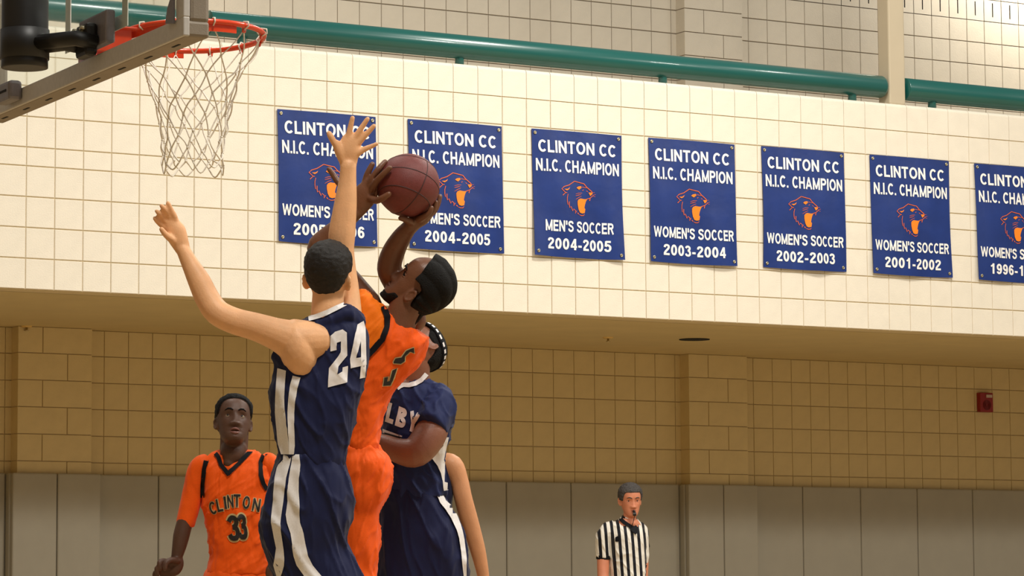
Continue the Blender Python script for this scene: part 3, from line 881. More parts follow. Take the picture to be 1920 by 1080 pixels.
def headxf(c, fwd, up, scale=1.0, sx=1.0):
    f = fwd.normalized(); u = (up - f*up.dot(f)).normalized(); r = f.cross(u)
    return lambda v: c + (r*(v.x*sx) + f*v.y + u*v.z)*scale
def eyes(fig, xf, m_iris, look=(0, .15), lid=None, er=.0125, white=None):
    for sd in (-1, 1):
        bm = bmesh.new(); bmesh.ops.create_icosphere(bm, subdivisions=3, radius=1.0)
        c = Vector((sd*.031, .0565, .0035))
        for v in bm.verts: v.co = xf(c+v.co*er)
        e = fig.raw('eye', bm, white or m_eye)
        bm = bmesh.new(); bmesh.ops.create_icosphere(bm, subdivisions=2, radius=1.0)
        dr = Vector((look[0], 1, look[1])).normalized()
        for v in bm.verts: v.co = xf(c+dr*(er-.0020)+Vector((v.co.x*.0062, v.co.y*.003, v.co.z*.0062)))
        fig.raw('iris', bm, m_iris, parent=e)
        if lid:
            bm = bmesh.new()
            for top in (1, -1):
                pts = [xf(Vector((sd*(.031)+.0150*math.cos(a), .0700-abs(math.cos(a))**2*.008, .0035+top*.0052*math.sin(a)+top*.0022))) for a in [math.pi*k/10 for k in range(11)]]
                add_tube(bm, pts, [.0012]+[.0030]*9+[.0012], 6)
            fig.raw('eyelid', bm, lid)
def brows(fig, xf, m, dz=0):
    for sd in (-1, 1):
        pts = [xf(Vector((sd*x, y, z+dz))) for x, y, z in ((.012, .0895, .022), (.022, .0885, .028), (.034, .0830, .030), (.047, .073, .024))]
        fig.raw('eyebrow', bmesh_tube(pts, [.002, .0036, .0034, .0015]), m)
def bmesh_tube(pts, r, seg=8):
    bm = bmesh.new(); add_tube(bm, pts, r, seg); return bm
def lips(fig, xf, m, open_=0, k=1.0):
    bm = bmesh.new()
    up_ = [(-.024, .071, -.0695), (-.013, .0845, -.0650), (-.004, .0885, -.0630), (.004, .0885, -.0630), (.013, .0845, -.0650), (.024, .071, -.0695)]
    lo_ = [(-.023, .071, -.0705), (-.012, .0835, -.0765-open_*.006), (0, .0870, -.0785-open_*.007), (.012, .0835, -.0765-open_*.006), (.023, .071, -.0705)]
    for L_, r_ in ((up_, .0036*k), (lo_, .0044*k)):
        q = crom(L_, 4); add_tube(bm, [xf(Vector(p)) for p in q], [r_*(.35+.65*math.sin(math.pi*i/(len(q)-1))) for i in range(len(q))], 8)
    fig.raw('lips', bm, m)
m_eye = mat('eye_white', (196, 186, 172), .25, grain=.01)
m_iris_d = mat('dark_iris', (28, 18, 14), .15)
m_pale = mat('pale_skin', (234, 178, 130), .5, grain=.05, gscale=25, bump=.0008, bscale=160, spec=.35, sss=.08)
m_pale2 = mat('tanned_skin', (214, 152, 108), .5, grain=.05, gscale=25, bump=.0008, bscale=160, spec=.35, sss=.08)
m_dark1 = mat('deep_brown_skin', (112, 72, 50), .42, grain=.07, gscale=25, bump=.0008, bscale=160, spec=.45)
m_dark2 = mat('brown_skin', (136, 88, 66), .45, grain=.06, gscale=25, bump=.0008, bscale=160, spec=.4)
m_dark3 = mat('dark_brown_skin', (86, 59, 45), .5, grain=.06, gscale=25, bump=.0006, bscale=160, spec=.35)
m_hair = mat('black_hair', (18, 16, 15), .75, grain=.3, gscale=120, bump=.004, bscale=220, spec=.2)
m_hair_br = mat('dark_brown_hair', (30, 25, 21), .6, grain=.3, gscale=120, bump=.002, bscale=260, spec=.3)
m_hair_gr = mat('grey_hair', (74, 70, 68), .7, grain=.35, gscale=150, bump=.004, bscale=220, spec=.2)
m_navy = fabric('navy_jersey', (22, 28, 66))
m_navy2 = fabric('navy_shirt', (30, 40, 84))
m_orange = fabric('orange_jersey', (244, 92, 10), fold=.016)
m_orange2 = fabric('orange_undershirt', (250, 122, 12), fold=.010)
m_wht = fabric('white_stripe_cloth', (232, 228, 226), fold=.012)
m_wht2 = mat('white_number', (236, 230, 228), .6)
m_blk = mat('black_trim', (12, 12, 18), .7, spec=.2)
m_blknum = mat('black_number', (26, 20, 20), .55)
m_tannum = mat('tan_outline', (206, 176, 120), .6)
m_lip_d = mat('brown_lips', (120, 76, 66), .45)
m_lip_r = mat('pink_lips', (170, 96, 80), .5)
m_shoe = mat('white_shoe', (210, 208, 204), .45)
m_sock = mat('white_sock', (222, 220, 214), .8)
m_ball = mat('maroon_ball_leather', (112, 50, 46), .5, grain=.08, gscale=60, bump=.0012, bscale=420, spec=.4)
m_seam = mat('black_seam', (60, 28, 27), .6)
m_tattoo = mat('faded_tattoo', (112, 84, 66), .6, grain=.3, gscale=60)
def legs(fig, A, Bq, skin, foot=(-1, 0), r=(40, 27, 22, 13), sock=True):
    """A, Bq: [(x,y,dz) hip, knee, ankle] for each leg; adds bare legs to the body mesh, returns shoe builder"""
    pass
def leg(bm, fig, hip, knee, ankle, r=(44, 30, 27, 14)):
    hx, hy, hz = hip; kx, ky, kz = knee; ax, ay, az = ankle
    fig.limb(bm, [(hx, hy, hz, r[0]), ((hx+kx)/2, (hy+ky)/2, (hz+kz)/2, r[0]*.85), (kx, ky, kz, r[1]),
                  (kx*.7+ax*.3, ky*.7+ay*.3, kz*.7+az*.3+.01, r[2]*1.12), (kx*.3+ax*.7, ky*.3+ay*.7, kz*.3+az*.7, r[2]*.75), (ax, ay, az, r[3])], 4)
def shoe(fig, ankle, toe, r=17):
    bm = bmesh.new(); ax, ay, az = ankle; tx, ty, tz = toe
    fig.limb(bm, [(ax-(tx-ax)*.25, ay-(ty-ay)*.25+14, az-(tz-az)*.25, r), (ax, ay+12, az, r*1.1), ((ax+tx)/2, (ay+ty)/2+14, (az+tz)/2, r*1.0), (tx, ty+16, tz, r*.75)], 3)
    fig.limb(bm, [(ax, ay-8, az, r*.8), (ax, ay+10, az, r)], 2)
    fig.raw('shoe', bm, m_shoe)
    bm = bmesh.new(); fig.limb(bm, [(ax, ay-40, az, r*.82), (ax, ay-4, az, r*.82)], 3, round_=.1); fig.raw('sock', bm, m_sock)
def fingers(fig, bm, L, n=3):
    for F_ in L: fig.limb(bm, F_, n, 10)
def mid(a, b_, t=.5): return tuple(x+(y-x)*t for x, y in zip(a, b_))
def z5(pts): return [(480+x/3.375, 560+y/3.375) for x, y in pts]
def z8(pts): return [(460+x/4.0, 820+y/4.0) for x, y in pts]
def z6(pts): return [(640+x/3.857, 600+y/3.857) for x, y in pts]
def z4(pts): return [(560+x/4.0, 430+y/4.0) for x, y in pts]
def z7(pts): return [(280+x/3.0, 720+y/3.0) for x, y in pts]
# ---- the ball (world position first: hands are fitted to it)
BC, BR = P(765, 347.5, 11.15), .1195
ball = bpy.data.objects.new('basketball', None); COL.objects.link(ball); ball.location = BC
tag(ball, 'maroon leather basketball held up in both hands of the leaping player in orange', 'basketball')
bm = bmesh.new(); bmesh.ops.create_uvsphere(bm, u_segments=64, v_segments=40, radius=BR); link('leather_shell', to_mesh(bm, smooth=True), m_ball, ball)
def seam(fn):
    pts = [fn(2*math.pi*k/96) for k in range(96)]
    link('seam', tube_mesh([p.normalized()*(BR-.0006) for p in pts], .0022, 6, True), m_seam, ball)
A1, A2 = V3(.55, .30, -.78).normalized(), V3(.80, -.45, .40).normalized(); A2 = (A2-A1*A2.dot(A1)).normalized(); A3 = A1.cross(A2)
seam(lambda t: A1*math.cos(t)+A2*math.sin(t))
seam(lambda t: A1*math.cos(t)+A3*math.sin(t))
for sg in (-1, 1): seam(lambda t, sg=sg: A1*math.cos(t)*.8+A3*sg*(.62+.0*math.cos(2*t))+A2*math.sin(t)*(.95))
# ================================================================= player 24 (navy, back to us)
f = Fig(10.8)
bm = bmesh.new()
f.torso(bm, [(594, 588, 660, .055, 0), (612, 570, 676, .06, 0), (650, 535, 684, .065, 0), (700, 528, 668, .07, 0), (760, 528, 650, .08, 0), (840, 538, 632, .08, 0), (900, 528, 630, .09, 0), (960, 520, 628, .09, 0)])
f.limb(bm, [(616, 612, 0, 34), (614, 585, 0, 31), (615, 560, .01, 30), (616, 535, .02, 30)], 3)
xf = headxf(f.pt(616, 517, .02), V3(.22, .12, .96), V3(0.02, 1, -.12))
head_mesh(bm, xf); ears(bm, xf, out=.006, dz=-.014, dy=-.012)
# left arm, out and up
f.ell(bm, 560, 655, -.045, 37, 58, .095, 12)
f.limb(bm, [(590, 640, -.04, 38), (556, 640, -.05, 41), (520, 627, -.05, 31), (480, 613, -.03, 26.5), (440, 602, -.01, 25), (408, 586, .01, 24.5), (389, 560, .03, 23.5), (373, 526, .05, 21.5), (356, 494, .07, 16.5), (344, 470, .08, 13.5)], 4)
f.limb(bm, [(344, 470, .08, 14), (336, 452, .085, 18), (328, 434, .09, 21), (321, 420, .09, 17)], 4, ratio=.6)
fingers(f, bm, [[(331, 424, .09, 6.5), (327, 406, .08, 6), (320, 392, .07, 5.2), (315, 381, .06, 4.4)],
                [(323, 420, .09, 6.5), (315, 401, .075, 6), (307, 391, .055, 5.2), (303, 386, .05, 4.4)],
                [(316, 424, .09, 6.2), (305, 408, .075, 5.8), (298, 400, .055, 5), (294, 396, .05, 4.2)],
                [(312, 430, .09, 5.8), (300, 420, .08, 5.2), (293, 413, .065, 4.6), (290, 409, .06, 4)],
                [(330, 455, .08, 8), (318, 446, .06, 7), (309, 438, .05, 6), (303, 430, .045, 5)]])
# right arm, straight up
f.limb(bm, [(655, 612, .06, 26), (655, 580, .09, 23), (653, 545, .11, 21), (647, 505, .12, 21), (641, 470, .12, 23.5), (641, 440, .12, 25.5), (645, 405, .12, 23.5), (649, 370, .12, 20.5), (652, 335, .12, 16.5), (653, 312, .12, 15.5)], 4)
f.limb(bm, [(653, 312, .12, 16), (653, 298, .12, 18.5), (654, 284, .12, 22), (657, 268, .12, 20)], 4, ratio=.5)
f.limb(bm, [(643, 300, .12, 9), (637, 284, .115, 10), (631, 270, .11, 8)], 4)
fingers(f, bm, [[(636, 282, .115, 8), (627, 268, .105, 6.5), (620, 256, .10, 6.2), (617, 250, .10, 5.4)],
                [(648, 272, .12, 7), (654, 252, .115, 6.2), (658, 234, .11, 5.4), (661, 221, .105, 4.6)],
                [(660, 270, .12, 7), (670, 252, .115, 6.2), (681, 235, .11, 5.4), (689, 223, .105, 4.6)],
                [(667, 275, .12, 6.8), (680, 259, .115, 6), (693, 245, .11, 5.2), (701, 236, .105, 4.4)],
                [(667, 290, .12, 7), (681, 281, .115, 5.8), (695, 275, .11, 4.9), (706, 270, .105, 4.0)]])
leg(bm, f, (556, 960, 0), (568, 1210, 0), (556, 1415, .16), (36, 29, 27, 14))
leg(bm, f, (598, 960, 0), (656, 1200, -.06), (650, 1400, .12), (28, 27, 26, 14))
body = f.solid('body', bm, m_pale, .0048, 1)
bm = bmesh.new()
f.torso(bm, [(590, 584, 655, .045, 0), (600, 566, 672, .062, 0), (618, 556, 686, .078, 0), (640, 542, 691, .085, 0), (658, 514, 693, .088, 0), (690, 512, 691, .095, 0), (720, 507, 682, .108, 0), (760, 508, 674, .114, 0), (800, 514, 664, .115, 0), (840, 521, 652, .112, 0), (872, 524, 648, .108, 0)], ex=2.4)
f.limb(bm, [(584, 616, 0, 17), (604, 607, .0, 19), (628, 597, .0, 21), (650, 590, .01, 20), (668, 603, .02, 16)], 4, ratio=1.9)
jer = f.solid('jersey', bm, m_navy, .006, 3, .008, .09, (.009, 11, 4, .5))
bm = bmesh.new()
f.torso(bm, [(852, 522, 648, .108, 0), (864, 521, 647, .112, 0), (880, 514, 651, .122, 0), (905, 505, 659, .132, 0), (940, 494, 662, .14, 0), (972, 489, 660, .144, 0), (1000, 491, 652, .145, 0), (1030, 497, 650, .143, 0), (1060, 508, 664, .14, 0), (1085, 517, 676, .14, 0), (1110, 520, 684, .13, 0)], ex=2.4)
f.limb(bm, [(558, 1000, .02, 44), (564, 1060, .02, 50), (568, 1120, .01, 53), (570, 1185, 0, 54)], 3, round_=.1)
f.limb(bm, [(606, 1000, .0, 34), (621, 1050, -.02, 40), (640, 1105, -.04, 45), (660, 1175, -.07, 48)], 4, round_=.1)
sho = f.solid('shorts', bm, m_navy, .006, 3, .010, .11, (.013, 9, 3.5, .3))
bj = f.bvh(jer); bs = f.bvh(sho)
A = strip(z5([(137, 440), (128, 540), (123, 640), (122, 720), (128, 790), (134, 850), (140, 920), (160, 985)]), z5([(192, 455), (184, 540), (180, 620), (181, 700), (192, 780), (200, 850), (206, 905), (209, 985)]))
f.decal('side_stripe', bj, A, m_wht, .003, parent=jer)
A = strip(z5([(232, 488), (214, 560), (205, 640), (200, 720), (200, 790), (204, 850), (208, 905), (209, 985)]), z5([(282, 500), (262, 570), (250, 640), (243, 720), (242, 790), (245, 860), (247, 930), (240, 985)]))
f.decal('side_stripe', bj, A, m_wht, .003, parent=jer)
A = strip(z8([(287, 130), (284, 170), (250, 205), (238, 230), (222, 300), (213, 400), (210, 470), (195, 590), (195, 640), (215, 750), (232, 830), (222, 900), (212, 960), (235, 1040), (245, 1200), (250, 1300)]),
          z8([(343, 130), (343, 170), (335, 205), (325, 240), (308, 300), (296, 400), (286, 480), (270, 590), (262, 650), (275, 750), (288, 840), (293, 900), (292, 960), (268, 1040), (310, 1200), (320, 1300)]))
f.decal('side_stripe', bs, A, m_wht, .003, parent=sho)
A = strip(z8([(352, 130), (352, 170), (345, 205), (338, 240), (326, 310), (316, 400), (318, 480), (303, 580), (312, 640), (338, 720), (350, 800), (362, 890), (385, 960), (440, 1035), (490, 1200), (500, 1300)]),
          z8([(405, 130), (408, 170), (412, 205), (410, 250), (402, 320), (400, 400), (405, 480), (406, 560), (412, 640), (436, 720), (450, 800), (470, 890), (505, 960), (570, 1040), (610, 1200), (620, 1300)]))
f.decal('side_stripe', bs, A, m_wht, .003, parent=sho)
bc = f.bvh(jer, body)
f.decal('collar', bc, stroke([(566, 599), (580, 598), (596, 593), (614, 586), (632, 577), (649, 569)], [6, 9, 10, 10, 10, 9]), m_wht, .004, parent=jer)
two = poly(z5([(472, 235), (500, 210), (548, 195), (575, 215), (577, 360), (520, 430), (515, 480), (545, 462), (548, 435), (582, 425), (575, 530), (455, 562), (462, 440), (520, 365), (535, 340), (538, 270), (510, 280), (510, 325), (470, 335)]))
four = merge2(poly(z5([(640, 165), (665, 148), (663, 262), (632, 378), (594, 384)])), poly(z5([(594, 380), (697, 366), (697, 418), (598, 441)])), poly(z5([(661, 151), (680, 141), (691, 185), (697, 380), (690, 498), (655, 506), (663, 420)])))
f.decal('jersey_numeral', bj, two, m_wht2, .003, parent=jer); f.decal('jersey_numeral', bj, four, m_wht2, .003, parent=jer)
bm = bmesh.new(); hair_mesh(bm, xf, short_hair(.0125, .05, .008, -.098, .035, .003), zlo=-.105); f.raw('hair', bm, m_hair_br)
shoe(f, (556, 1415, .16), (590, 1450, .10)); shoe(f, (650, 1400, .12), (684, 1436, .06))
0 and f.decal('arm_tattoo', f.bvh(body), stroke([(664, 470), (667, 482), (662, 492)], [3, 5, 2]), m_tattoo, .001, parent=body)
f.finish('player in navy number 24 seen from behind, leaping with both arms raised')
# ================================================================= player 5 (orange, shooting)
f = Fig(11.2)
bm = bmesh.new()
f.torso(bm, [(560, 664, 700, .05, 0), (600, 660, 745, .07, 0), (640, 655, 790, .08, 0), (690, 650, 770, .085, 0), (740, 640, 725, .085, 0), (830, 635, 705, .085, 0), (900, 630, 715, .09, 0), (960, 635, 700, .09, 0)])
f.limb(bm, [(742, 628, 0, 32), (752, 598, 0, 31), (765, 572, 0, 32), (780, 548, 0, 32)], 3)
xf = headxf(f.pt(785, 539, 0), V3(-.70, .69, .04), V3(.67, .64, -.22), 1.04)
head_mesh(bm, xf); ears(bm, xf, out=.007, dz=-.018, dy=.010)
f.limb(bm, [(690, 572, .05, 27), (650, 522, .05, 24), (616, 486, .02, 23), (598, 466, .0, 23), (616, 446, -.01, 22), (640, 424, -.03, 18), (664, 401, -.05, 14)], 4)
f.limb(bm, [(664, 401, -.05, 15), (674, 384, -.055, 20), (686, 364, -.06, 23), (694, 350, -.065, 18)], 4, ratio=.55)
fingers(f, bm, [[(683, 356, -.06, 7.5), (686, 336, -.06, 6.8), (691, 322, -.065, 6.2), (698, 308, -.065, 5.2)],
                [(690, 352, -.07, 7.2), (698, 334, -.085, 6.6), (710, 317, -.09, 6), (722, 303, -.075, 5)],
                [(697, 355, -.08, 7.2), (706, 340, -.115, 6.5), (719, 326, -.14, 5.8), (731, 315, -.15, 5)],
                [(694, 372, -.075, 8), (706, 376, -.12, 7), (718, 371, -.15, 6.4), (729, 364, -.162, 5.6)],
                [(676, 372, -.045, 8), (655, 358, -.02, 7.2), (636, 344, -.01, 6.6), (625, 328, .0, 6), (617, 317, .0, 5)]])
f.limb(bm, [(776, 600, .09, 24), (760, 562, .09, 26), (742, 528, .07, 25), (730, 503, .05, 23.5), (737, 474, .03, 22), (752, 446, .0, 18.5), (766, 428, -.02, 15)], 4)
f.limb(bm, [(766, 428, -.02, 15), (779, 416, -.025, 14.5), (793, 410, -.03, 12.5), (800, 406, -.03, 10)], 4, ratio=1.2)
fingers(f, bm, [[(797, 407, -.03, 7), (812, 398, -.02, 6.2), (821, 383, -.015, 5.4), (825, 368, -.01, 4.6)],
                [(794, 408, -.05, 7), (806, 401, -.055, 6.2), (814, 391, -.06, 5.4), (817, 379, -.065, 4.6)],
                [(786, 411, -.06, 7), (797, 405, -.085, 6), (805, 399, -.095, 5.4), (809, 390, -.10, 4.8)],
                [(782, 413, -.01, 6.6), (800, 404, .03, 6), (814, 392, .05, 5), (820, 382, .06, 4.4)],
                [(778, 420, -.03, 8), (767, 415, -.07, 7), (758, 411, -.09, 5.8), (751, 409, -.10, 5)]])
leg(bm, f, (665, 960, 0), (670, 1190, -.04), (672, 1395, .06), (34, 27, 25, 13))
leg(bm, f, (640, 960, .08), (630, 1200, .08), (610, 1390, .22), (34, 27, 25, 13))
body = f.solid('body', bm, m_dark1, .0046, 1)
bm = bmesh.new()
f.torso(bm, [(546, 669, 688, .03, 0), (556, 664, 702, .05, 0), (570, 660, 716, .065, 0), (584, 656, 733, .075, 0), (600, 652, 750, .082, 0), (615, 648, 772, .09, 0), (630, 645, 800, .094, 0), (645, 642, 804, .098, 0), (665, 640, 797, .10, 0), (690, 636, 782, .104, 0), (715, 634, 754, .105, 0), (737, 632, 735, .105, 0), (758, 630, 724, .104, 0), (787, 628, 719, .104, 0), (815, 626, 714, .104, 0), (842, 625, 711, .104, 0)], ex=2.3, n=4)
jer = f.solid('jersey', bm, m_orange, .006, 3, .010, .08, (.008, 13, 4, -.9))
bm = bmesh.new()
def gather(a, y, ct, st): return .007*math.sin(a*2*math.pi*22+.6*math.sin(y*.05))*max(0, 1-abs(y-858)/50)
f.torso(bm, [(836, 624, 709, .104, 0), (844, 622, 713, .107, 0), (852, 618, 722, .114, 0), (868, 613, 731, .124, 0), (895, 610, 735, .13, 0), (925, 612, 731, .13, 0), (945, 616, 722, .125, 0), (965, 620, 712, .12, 0), (990, 622, 711, .12, 0), (1020, 622, 712, .12, 0), (1050, 622, 706, .12, 0), (1080, 620, 700, .115, 0), (1110, 618, 702, .11, 0)], ex=2.3, n=4, seg=120, fn=gather)
f.limb(bm, [(668, 1060, -.02, 36), (670, 1120, -.03, 42), (672, 1180, -.04, 44)], 3, round_=.1)
f.limb(bm, [(640, 1060, .06, 40), (634, 1120, .07, 44), (630, 1180, .08, 46)], 3, round_=.1)
sho = f.solid('shorts', bm, m_orange, .0055, 2, .014, .09, (.009, 12, 3, -.6))
bj = f.bvh(jer)
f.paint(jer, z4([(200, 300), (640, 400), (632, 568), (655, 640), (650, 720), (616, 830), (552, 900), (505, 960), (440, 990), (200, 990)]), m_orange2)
f.decal('armhole_band', bj, stroke(z4([(634, 578), (664, 655), (662, 735), (628, 825), (565, 898), (508, 955), (460, 985)]), 11), m_blk, .005, parent=jer)
up5 = [(870, 400), (882, 378), (920, 372), (950, 330), (998, 310), (1000, 345), (975, 335), (942, 365), (940, 395), (915, 412), (870, 408)]
lo5 = [(862, 455), (892, 440), (872, 500), (850, 548), (803, 552), (812, 500), (836, 495), (828, 525), (845, 520)]
def grow(pts, k):
    cx = sum(p[0] for p in pts)/len(pts); cy = sum(p[1] for p in pts)/len(pts)
    return stroke(pts+[pts[0]], k)
for nm, pp in (('jersey_numeral', up5), ('jersey_numeral', lo5)):
    f.decal('number_outline', bj, stroke(z5(pp+[pp[0]]), 4.0), m_tannum, .002, parent=jer)
    f.decal(nm, bj, poly(z5(pp)), m_blknum, .0035, parent=jer)
def braids(t, z, x, y):
    k = sstep(.034, .022, y-max(0, z-.06)*.15)*sstep(-.104, -.092, z)
    if z < .028: k *= sstep(-.008+.018*sstep(.012, .028, z), -.026+.018*sstep(.012, .028, z), y)
    a = math.atan2(x, z+.03)
    return -.012+(.012+.017+.007*abs(math.cos(a*7))-.002)*k
bm = bmesh.new(); hair_mesh(bm, xf, braids, 180, 90, -.10); f.raw('hair', bm, m_hair)
hr = f.items[-1]
for k in range(9):
    x0 = -.036+.009*k
    pts = [xf(Vector((x0, -.070, -.05))), xf(Vector((x0*1.1, -.078, -.085))), xf(Vector((x0*1.2, -.078, -.118))), xf(Vector((x0*1.2, -.070, -.145+.012*(k % 2))))]
    f.raw('braid', bmesh_tube(crom([tuple(p) for p in pts], 3), .0085), m_hair, parent=hr)
eyes(f, xf, m_iris_d, (0, .2), m_dark1); brows(f, xf, m_hair); lips(f, xf, m_lip_d)
bm = bmesh.new()
hair_mesh(bm, xf, lambda t, z, x, y: -.004+(.0062+.012*sstep(-.100, -.114, z)*sstep(.03, .06, y))*max(sstep(-.058, -.068, z+.026*sstep(.045, .07, y)), sstep(-.02, -.012, y)*sstep(.012, .004, y)*sstep(.01, .0, z))*sstep(-.035, -.02, y), 120, 80, -.117)
f.raw('beard', bm, m_hair)
shoe(f, (672, 1395, .06), (650, 1430, -.02)); shoe(f, (610, 1390, .22), (585, 1425, .15))
f.finish('player in orange number 5 with cornrows, leaping and shooting the ball')
# ================================================================= player with headband (navy shirt)
f = Fig(11.7)
bm = bmesh.new()
f.torso(bm, [(715, 745, 800, .05, 0), (740, 728, 835, .07, 0), (780, 722, 842, .09, 0), (840, 720, 825, .09, 0), (920, 722, 820, .1, 0), (960, 720, 830, .1, 0)])
f.limb(bm, [(782, 728, .0, 27), (780, 702, 0, 26), (782, 680, .0, 26), (786, 660, .02, 26)], 3)
xf = headxf(f.pt(786, 654, .02), V3(-.42, .87, -.05), V3(.5, .35, .75), .95)
head_mesh(bm, xf); ears(bm, xf)
f.limb(bm, [(812, 752, -.03, 20), (816, 784, -.07, 27), (806, 815, -.12, 31), (780, 847, -.16, 29), (750, 846, -.15, 24), (722, 835, -.12, 20), (695, 825, -.08, 15)], 4)
f.limb(bm, [(695, 825, -.08, 14), (678, 818, -.07, 17), (664, 812, -.06, 14)], 3, ratio=.55)
fingers(f, bm, [[(668, 812-8+k*6, -.06, 5.5), (654, 808-8+k*7, -.06, 5), (644, 812-8+k*7, -.04, 4.4)] for k in range(4)]+[[(682, 808, -.06, 6), (674, 796, -.05, 5), (668, 788, -.04, 4.4)]])
f.limb(bm, [(735, 740, .12, 26), (722, 800, .2, 24), (715, 850, .25, 21), (700, 900, .2, 16), (690, 935, .18, 12)], 4)
f.limb(bm, [(690, 935, .18, 12), (686, 952, .17, 15), (684, 966, .16, 12)], 3, ratio=.5)
fingers(f, bm, [[(675+k*6, 962, .16, 5), (672+k*7, 980, .15, 4.6), (674+k*6, 992, .14, 4)] for k in range(4)]+[[(694, 950, .16, 5), (700, 962, .15, 4.5), (701, 970, .14, 4)]])
leg(bm, f, (745, 980, 0), (738, 1240, -.05), (742, 1470, .08), (34, 29, 27, 14))
leg(bm, f, (808, 980, 0), (842, 1240, -.05), (850, 1475, .05), (34, 29, 27, 14))
body = f.solid('body', bm, m_dark2, .0050, 1)
bm = bmesh.new()
f.torso(bm, [(706, 762, 800, .035, .0), (716, 747, 816, .055, 0), (730, 732, 834, .075, 0), (750, 724, 848, .09, 0), (780, 718, 850, .1, 0), (812, 714, 845, .104, 0), (840, 713, 836, .106, 0), (868, 714, 832, .108, 0), (900, 714, 836, .112, 0), (922, 714, 838, .114, 0), (930, 716, 834, .112, 0)], ex=2.4)
f.limb(bm, [(806, 734, -.01, 22), (822, 754, -.05, 31), (815, 782, -.09, 36), (806, 800, -.12, 34)], 4, round_=.15)
f.limb(bm, [(745, 735, .06, 22), (732, 770, .12, 30), (724, 800, .17, 31)], 4, round_=.15)
jer = f.solid('shirt', bm, m_navy2, .006, 3, .010, .09, (.010, 11, 6, .6))
bm = bmesh.new()
f.torso(bm, [(915, 716, 826, .108, 0), (930, 713, 831, .114, 0), (950, 710, 842, .124, 0), (975, 706, 857, .132, 0), (1000, 703, 868, .14, 0), (1040, 699, 876, .142, 0), (1080, 696, 878, .14, 0), (1120, 694, 882, .13, 0)], ex=2.4)
f.limb(bm, [(742, 1090, 0, 46), (740, 1150, -.02, 47), (738, 1220, -.03, 48)], 3, round_=.1)
f.limb(bm, [(828, 1090, 0, 50), (836, 1150, -.02, 49), (843, 1220, -.03, 50)], 3, round_=.1)
sho = f.solid('shorts', bm, m_navy, .006, 3, .010, .1, (.012, 9, 3, .2))
bj = f.bvh(jer); bs = f.bvh(sho)
bc = f.bvh(jer, body)
f.decal('collar', bc, stroke(z6([(405, 495), (425, 480), (450, 470), (490, 472), (535, 460), (580, 432), (614, 390)]), 8.5), m_wht, .004, parent=jer)
f.decal('side_stripe', bj, strip(z8([(1500, 0), (1478, 60), (1440, 110), (1398, 160), (1438, 215), (1462, 270), (1475, 330), (1484, 400)]), z8([(1522, 0), (1505, 60), (1492, 120), (1482, 170), (1500, 215), (1506, 280), (1512, 340), (1516, 395)])), m_wht, .007, parent=jer, jump=.14)
f.decal('side_stripe', bs, strip(z8([(1436, 445), (1458, 495), (1500, 545), (1540, 612), (1578, 690), (1598, 760), (1612, 850), (1622, 950), (1632, 1040), (1640, 1300)]), z8([(1482, 440), (1500, 475), (1556, 530), (1592, 604), (1624, 700), (1642, 800), (1652, 880), (1656, 960), (1656, 1040), (1664, 1300)])), m_wht, .007, parent=sho, jump=.14)
TX, TF = text_mesh('COLBY', .24, .16)
f.decal('team_lettering', bj, ([(676+u*104+v*8, 772+u*41-v*36) for u, v in TX], TF), m_wht2, .003, parent=jer)
f.decal('number_panel', bj, poly(z6([(300, 788), (440, 838), (430, 862), (300, 815)])), m_wht2, .002, parent=jer)
f.decal('number_panel', bj, poly(z6([(312, 812), (440, 848), (420, 866), (318, 838)])), m_blknum, .0035, parent=jer)
bm = bmesh.new(); hair_mesh(bm, xf, short_hair(.010, .052, -.0, -.08, .03, .002), zlo=-.10); f.raw('hair', bm, m_hair)
bm = bmesh.new(); hair_mesh(bm, xf, lambda t, z, x, y: -.004+.0058*sstep(-.060, -.085, z)*sstep(-.03, -.01, y), 96, 60, -.117); f.raw('beard', bm, m_hair)
bm = bmesh.new(); R = []
for k in range(73):
    t = 2*math.pi*k/72
    ring = []
    for off, z in ((.006, .034), (.0145, .036), (.0145, .062), (.006, .064)):
        zz = z - .016*math.cos(t)*-1; x, y, _ = headpt(t, zz, 0, off); ring.append(xf(Vector((x, y, zz))))
    R.append(ring)
for a, b_ in zip(R[:-1], R[1:]):
    va = [bm.verts.new(p) for p in a]; vb = [bm.verts.new(p) for p in b_]
    for q in range(4): bm.faces.new((va[q], va[(q+1) % 4], vb[(q+1) % 4], vb[q]))
bmesh.ops.remove_doubles(bm, verts=bm.verts, dist=.0001)
hb = f.raw('headband', bm, m_blk)
for k in range(0, 72, 3):
    bm = bmesh.new(); vs = []
    for kk, off in ((k+.3, .0155), (k+2.1, .0155)):
        t = 2*math.pi*kk/72
        for z in (.043, .056):
            zz = z+.016*math.cos(t); x, y, _ = headpt(t, zz, 0, off); vs.append(bm.verts.new(xf(Vector((x, y, zz)))))
    bm.faces.new((vs[0], vs[1], vs[3], vs[2])); f.raw('headband_print', bm, m_wht2, parent=hb)
eyes(f, xf, m_iris_d, (0, .1)); brows(f, xf, m_hair); lips(f, xf, m_lip_d)
shoe(f, (742, 1470, .08), (715, 1505, .0)); shoe(f, (850, 1475, .05), (880, 1512, -.03))
f.finish('player in navy shirt with a black and white headband, behind the shooting player')
